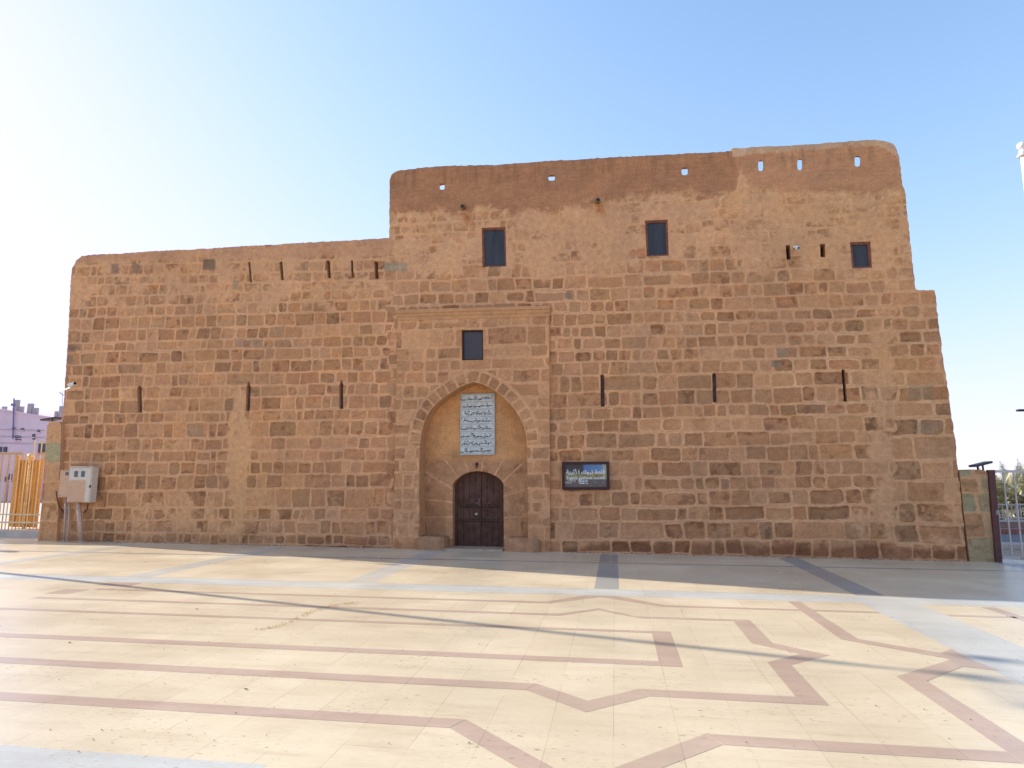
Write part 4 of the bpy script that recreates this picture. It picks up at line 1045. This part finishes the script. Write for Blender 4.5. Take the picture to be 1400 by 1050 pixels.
for (x0, y0, x1, y1) in ((21.4, 595.5, 25, 598.8), (26, 596, 28.4, 598.6), (21.6, 600, 24, 601.6), (26, 600, 28, 601.6), (45, 593.5, 48, 597.6), (45.5, 599, 47.6, 601), (29.5, 585.5, 33, 588.2), (52, 587.5, 54.5, 590.5), (17.5, 584.5, 20, 587.5), (0, 611, 2.5, 618), (6, 611, 9.5, 618), (54, 605, 56, 619), (58.5, 604.5, 62.3, 619), (13, 648, 16, 656), (23, 645, 26, 651), (8, 652, 10, 658), (2, 669, 5, 675), (0, 684, 4, 690)):
    a = Lp(x0, y0); c_ = Lp(x1, y1); b = MB(); b.box(((a[0]+c_[0])/2, -.02, (a[1]+c_[1])/2), (c_[0]-a[0], .10, a[1]-c_[1])); w_ = b.build('window', M_LWIN, bl)
    b = MB(); b.box(((a[0]+c_[0])/2, -.06, c_[1]-.05), (c_[0]-a[0]+.16, .14, .07)); b.build('sill', M_LIL, w_)
b = MB(); a = Lp(21.5, 545); c_ = Lp(20, 600); b.tube((a[0], -.15, a[1]), (c_[0], -.15, c_[1]), .05); b.box((a[0], -.15, a[1]-.5), (.35, .1, .18)); b.build('aerial', plain('blue_grey_metal', (.16, .15, .3), .5), bl)
b = MB(); a = Lp(70.5, 532); c_ = Lp(70.5, 562); b.tube((a[0], 1, a[1]), (c_[0], 1, c_[1]), .02); b.build('aerial', M_TANK, bl)
for zz in (588.5, 598, 607): b = MB(); a = Lp(-60, zz-3); c_ = Lp(62, zz); b.tube((a[0], -.1, a[1]), (c_[0], -.1, c_[1]), .02); b.build('wire', M_TANK, bl)
b = MB()
for k in range(5): a = Lp(-10+18*k, 690); b.box((a[0], -2.5, .7), (.9, .5, 1.4), bev=.05)
b.build('ground_floor_pier', M_LIL, bl)

# ------------------------------------------------------------------ right: gate, road, wall, palms
M_GPOST = plain('red_brown_post', (.10, .032, .026), .6, var=.25, scale=6)
M_GATE = plain('off_white_metal', (.52, .47, .42), .55, var=.12, scale=10, dirt=(.36, .28, .22), dscale=4)
gv = -.02; (ga, gb) = fp(1351, 643.5, gv), fp(1369, 769, gv)
gate = empty('bar_gate', to_world(fp(1368, 768, gv)[0], gv, 0), FA, 'off-white upright-bar gate hung on a red-brown post at the right edge', 'gate')
gu = fp(1368, 768, gv)[0]
def gl(px, py): u, z = fp(px, py, gv); return (u-gu, z)
b = MB(); b.prism([gl(1350, 642.5), gl(1360.5, 769), gl(1369, 769), gl(1358.6, 642.5)], -.05, .06); b.build('post', M_GPOST, gate)
zt4 = gl(1362, 644.5)[1]; zb4 = .09; xL = gl(1363, 700)[0]; xE = xL+3.2
b = MB(); b.box(((xL+xE)/2, 0, zt4), (xE-xL, .04, .05)); b.box(((xL+xE)/2, 0, zb4), (xE-xL, .04, .055)); b.box((xL, 0, (zt4+zb4)/2), (.045, .04, zt4-zb4-.06)); b.box((xE, 0, (zt4+zb4)/2), (.045, .04, zt4-zb4-.06)); b.build('frame', M_GATE, gate)
k = 1
while xL+k*.19 < xE:
    b = MB(); b.box((xL+k*.19, 0, (zt4+zb4)/2), (.026, .026, zt4-zb4-.05)); b.build('upright_bar', M_GATE, gate); k += 1
b = MB(); b.box((xL-.03, -.035, 1.0), (.06, .03, .09)); b.tube((xL+.02, -.05, .98), (xL+.02, -.05, .90), .012); b.build('latch', M_GATE, gate)

sheet('side_road', [(8, 18.2), (60, 18.2), (60, 22.4), (6, 22.4)], .006, M_ASPH)
b = MB(); b.box((30, 17.9, .06), (45, .5, .14), bev=.02); o = b.build('kerb', M_CONC); o['kind'] = 'structure'
b = MB(); b.box((30, 22.7, .07), (50, .4, .16), bev=.02); o = b.build('kerb', plain('red_painted_kerb', (.30, .12, .09), .8)); o['kind'] = 'structure'
YW = 25.
lw = empty('low_wall', (0, YW, 0), 0, 'low pink-brown plastered wall with a white picket rail on top, seen through the right gate', 'wall')
zw = atY(1380, 714, YW).z; b = MB(); b.box((31, .2, zw/2), (40, .4, zw), bev=.02); b.build('wall_body', plain('pink_brown_render', (.32, .20, .15), .9, var=.2, scale=1.2, dirt=(.25, .16, .12)), lw)
b = MB(); b.box((31, .2, zw+.03), (40.1, .46, .06), bev=.01); b.build('coping', M_CONC, lw)
zf = atY(1380, 690, YW).z
b = MB(); b.box((25, .2, zf), (28, .05, .05)); b.box((25, .2, zw+.14), (28, .05, .05)); b.build('rail', M_GATE, lw)
b = MB()
for k in range(190): b.box((11.2+k*.14, .2, (zf+zw)/2+.05), (.03, .03, zf-zw-.02))
b.build('pickets', M_GATE, lw)

def leaf_mat(name, a, c_):
    m, nt, b_ = nmat(name); oi = node(nt, 'ShaderNodeNewGeometry')
    nt.links.new(ramp(nt, oi.outputs['Random Per Island'], [(0., a), (1., c_)]), b_.inputs['Base Color'])
    b_.inputs['Roughness'].default_value = .6; return m
M_FROND = leaf_mat('palm_frond', (.24, .24, .13), (.50, .46, .28)); M_DRY = leaf_mat('dry_frond', (.22, .15, .08), (.36, .26, .14))
M_TRUNK = plain('palm_trunk_bark', (.15, .10, .07), .95, var=.4, scale=8, bmp=.03)
def palm(x, y, h, R, seed, lab, n=44):
    e = empty('palm_tree', (x, y, 0), 0, lab, 'palm tree', 'palms beyond the right gate'); r_ = random.Random(seed)
    b_ = MB(); segs = 14
    for i in range(segs):
        z0 = h*i/segs; z1 = h*(i+1)/segs; b_.tube((0, 0, z0), (0, 0, z1+.02), .17, .235, 9)
    b_.build('trunk', M_TRUNK, e)
    def fronds(cnt, lo, hi, L0):
        bb = MB()
        for i in range(cnt):
            az = r_.uniform(0, 2*math.pi); el = math.radians(r_.uniform(lo, hi)); L = L0*r_.uniform(.75, 1.1)
            p = Vector((0, 0, h+.05)); dirv = Vector((math.cos(az)*math.cos(el), math.sin(az)*math.cos(el), math.sin(el))); n_ = 12; pts = [p.copy()]
            for k in range(n_): dirv.z -= .055+.05*k/n_; dirv.normalize(); p = p+dirv*L/n_; pts.append(p.copy())
            side = Vector((-math.sin(az), math.cos(az), 0))
            for k in range(1, n_+1):
                a, c2 = pts[k-1], pts[k]; bb.poly([a+side*.012, c2+side*.01, c2-side*.01, a-side*.012])
                ll = L*.26*math.sin(math.pi*min(1, (k+.8)/(n_+1)))**.6
                for q in (0, .33, .66):
                    base = a.lerp(c2, q)
                    for sg in (-1, 1):
                        tip = base+side*sg*ll*.75+(c2-a).normalized()*ll*.55+Vector((0, 0, r_.uniform(-.05, .10)-ll*.12)); w = (c2-a).normalized()*.022
                        bb.poly([base-w, base+w, tip])
        return bb
    fronds(n, 5, 85, R).build('crown', M_FROND, e); fronds(10, -45, -5, R*.8).build('dry_fronds', M_DRY, e)
    return e
for i, (px, Y, pyt, R, lab) in enumerate(((1366, 29, 668, 1.9, 'young date palm nearest the red-brown gate post, behind the low wall'), (1384, 32, 652, 2.2, 'tallest date palm seen through the gate bars, its fronds rising above the gate top'),
                                          (1397, 28.5, 664, 1.8, 'date palm at the right edge of the photo, standing behind the picket rail'), (1352, 36, 664, 2.2, 'far date palm hidden mostly behind the squat stone pillar'), (1412, 33, 655, 2.4, 'date palm rising just beyond the right edge of the view'))):
    p = atY(px, pyt, Y); palm(p.x, Y, max(.4, p.z-1.25), R*.85, 30+i, lab)
b = MB(); rr = random.Random(77)
for i in range(2600):
    x = rr.uniform(11, 34); y = rr.uniform(26, 30); z = zw*.6+rr.random()**1.4*1.15; a = rr.uniform(0, 6.3); s = rr.uniform(.06, .16)
    b.poly([(x, y, z), (x+s*math.cos(a), y+s*math.sin(a), z+rr.uniform(-.03, .1)), (x+s*.5*math.cos(a+1), y+s*.5*math.sin(a+1), z+s)])
tag(b.build('shrub_border', M_FROND), 'grey-green shrubs growing thickly behind the low wall', 'shrubs', kind='stuff')

# ------------------------------------------------------------------ poles
M_POLE = plain('white_pole_paint', (.66, .66, .66), .35, var=.05, bmp=0)
Y = 13.; pt = atY(1396.3, 214, Y)
fl = empty('flag_pole', (pt.x+.035, Y, 0), 0, 'white pole topped by a round ball, cut by the right edge against the sky', 'pole')
b = MB(); b.tube((0, 0, 0), (0, 0, pt.z), .07, .05, 18); b.build('shaft', M_POLE, fl, True)
b = MB(); b.tube((0, 0, pt.z), (0, 0, pt.z+.03), .095, .10, 18); b.tube((0, 0, pt.z+.03), (0, 0, pt.z+.13), .085, .06, 18); b.build('collar', M_POLE, fl, True)
b = MB(); b.tube((0, 0, pt.z+.12), (0, 0, pt.z+.17), .02); b.ball((0, 0, pt.z+.22), .082, (1.1, 1.1, .9), 16); b.build('ball_finial', M_POLE, fl, True)
b = MB(); b.tube((0, 0, 0), (0, 0, .03), .2, .2, 16); b.build('base_plate', M_POLE, fl)
# street lamp outside the right edge whose arm tip reaches into view
pa = atY(1397, 561, 40.); sl = empty('street_lamp', (pa.x+2.4, 40, 0), 0, 'far street lamp whose dark arm tip just enters at the right edge', 'street lamp')
b = MB(); b.tube((0, 0, 0), (0, 0, pa.z-.3), .1, .07); b.build('column', M_TANK, sl)
b = MB(); b.path([(0, 0, pa.z-.35), (-1.0, 0, pa.z-.05), (-2.0, 0, pa.z)], .05); b.build('arm', M_TANK, sl)
b = MB(); b.box((-2.3, 0, pa.z), (.7, .25, .12), bev=.03); b.build('lamp_head', M_IRON, sl)
# tall flood-light mast left of the view: casts the long shadow over the paving
mx = -18.2; my_ = 10.49-.285*(mx+11.1)
mast = empty('light_mast', (mx, my_, 0), 0, 'tall flood-light mast left of the frame throwing its long thin shadow over the plaza', 'light mast')
b = MB(); b.tube((0, 0, 0), (0, 0, 8.4), .075, .055, 14); b.build('column', M_POLE, mast)
b = MB(); b.tube((-.2, -.8, 8.8), (.2, .8, 8.8), .018); b.tube((0, 0, 8.3), (0, 0, 8.85), .035); b.build('cross_arm', M_POLE, mast)
for (y, z) in ((-.72, 8.95), (0, 8.75), (.72, 8.85)):
    b = MB(); b.box((y*.25, y, z), (.40, .12, .17), Matrix.Rotation(.5, 3, 'Y'), bev=.02); b.build('lamp_head', M_IRON, mast)
lp = empty('lamp_post', (-21.0, 15.45, 0), 0, 'short lamp post left of the frame near the yellow fence', 'lamp post')
b = MB(); b.tube((0, 0, 0), (0, 0, 2.75), .06, .045); b.build('column', M_POLE, lp); b = MB(); b.ball((0, 0, 2.85), .14, (1, 1, .9)); b.build('lamp_head', M_POLE, lp, True)

# ------------------------------------------------------------------ camera, light
cd = bpy.data.cameras.new('camera'); cd.sensor_width = 36; cd.lens = 36*F/1400; cd.clip_end = 2000; cd.clip_start = .05
co_ = bpy.data.objects.new('camera', cd); C.objects.link(co_); co_.location = (0, 0, EYE)
Rm = Matrix((RT, UP, -FW)).transposed(); co_.rotation_euler = Rm.to_euler(); bpy.context.scene.camera = co_

EL = math.radians(21.6); sx, sy = -1., .287; n_ = math.hypot(sx, sy); sx /= n_; sy /= n_
sd = Vector((sx*math.cos(EL), sy*math.cos(EL), math.sin(EL)))
ld = bpy.data.lights.new('sun', 'SUN'); ld.energy = 2.45; ld.angle = math.radians(.42); ld.color = (1., .93, .82)
lo = bpy.data.objects.new('sun', ld); C.objects.link(lo); lo.rotation_euler = sd.to_track_quat('Z', 'Y').to_euler()
w = bpy.data.worlds.new('World'); bpy.context.scene.world = w; w.use_nodes = True; nt = w.node_tree
sk = nt.nodes.new('ShaderNodeTexSky'); sk.sky_type = 'NISHITA'; sk.sun_disc = False; sk.sun_elevation = EL
sk.sun_rotation = math.atan2(sx, sy) % (2*math.pi)
sk.altitude = 700; sk.air_density = 1.0; sk.dust_density = 1.0; sk.ozone_density = 1.6
# soft clip: the glow around the sun levels off instead of rising without limit
SK = .125
def wm(op, a, b_):
    n = nt.nodes.new('ShaderNodeMath'); n.operation = op
    for q, v in zip(n.inputs, (a, b_)):
        if hasattr(v, 'is_linked'): nt.links.new(v, q)
        else: q.default_value = v
    return n.outputs[0]
spc = nt.nodes.new('ShaderNodeSeparateColor'); cmbc = nt.nodes.new('ShaderNodeCombineColor'); nt.links.new(sk.outputs[0], spc.inputs[0])
for ch, (lim, gain) in enumerate(((2.45, .965), (2.42, .99), (3.6, .98))):
    x = wm('MULTIPLY', spc.outputs[ch], gain/lim); den = wm('POWER', wm('ADD', wm('POWER', x, 3.), 1.), 1/3.)
    nt.links.new(wm('MULTIPLY', wm('DIVIDE', x, den), lim), cmbc.inputs[ch])
bg = nt.nodes['Background']; bg.inputs['Strength'].default_value = SK; nt.links.new(cmbc.outputs[0], bg.inputs['Color'])
sc = bpy.context.scene; sc.view_settings.view_transform = 'Standard'; sc.view_settings.look = 'None'; sc.view_settings.exposure = 1.80; sc.view_settings.gamma = 1
sc.cycles.use_denoising = True; sc.cycles.max_bounces = 6
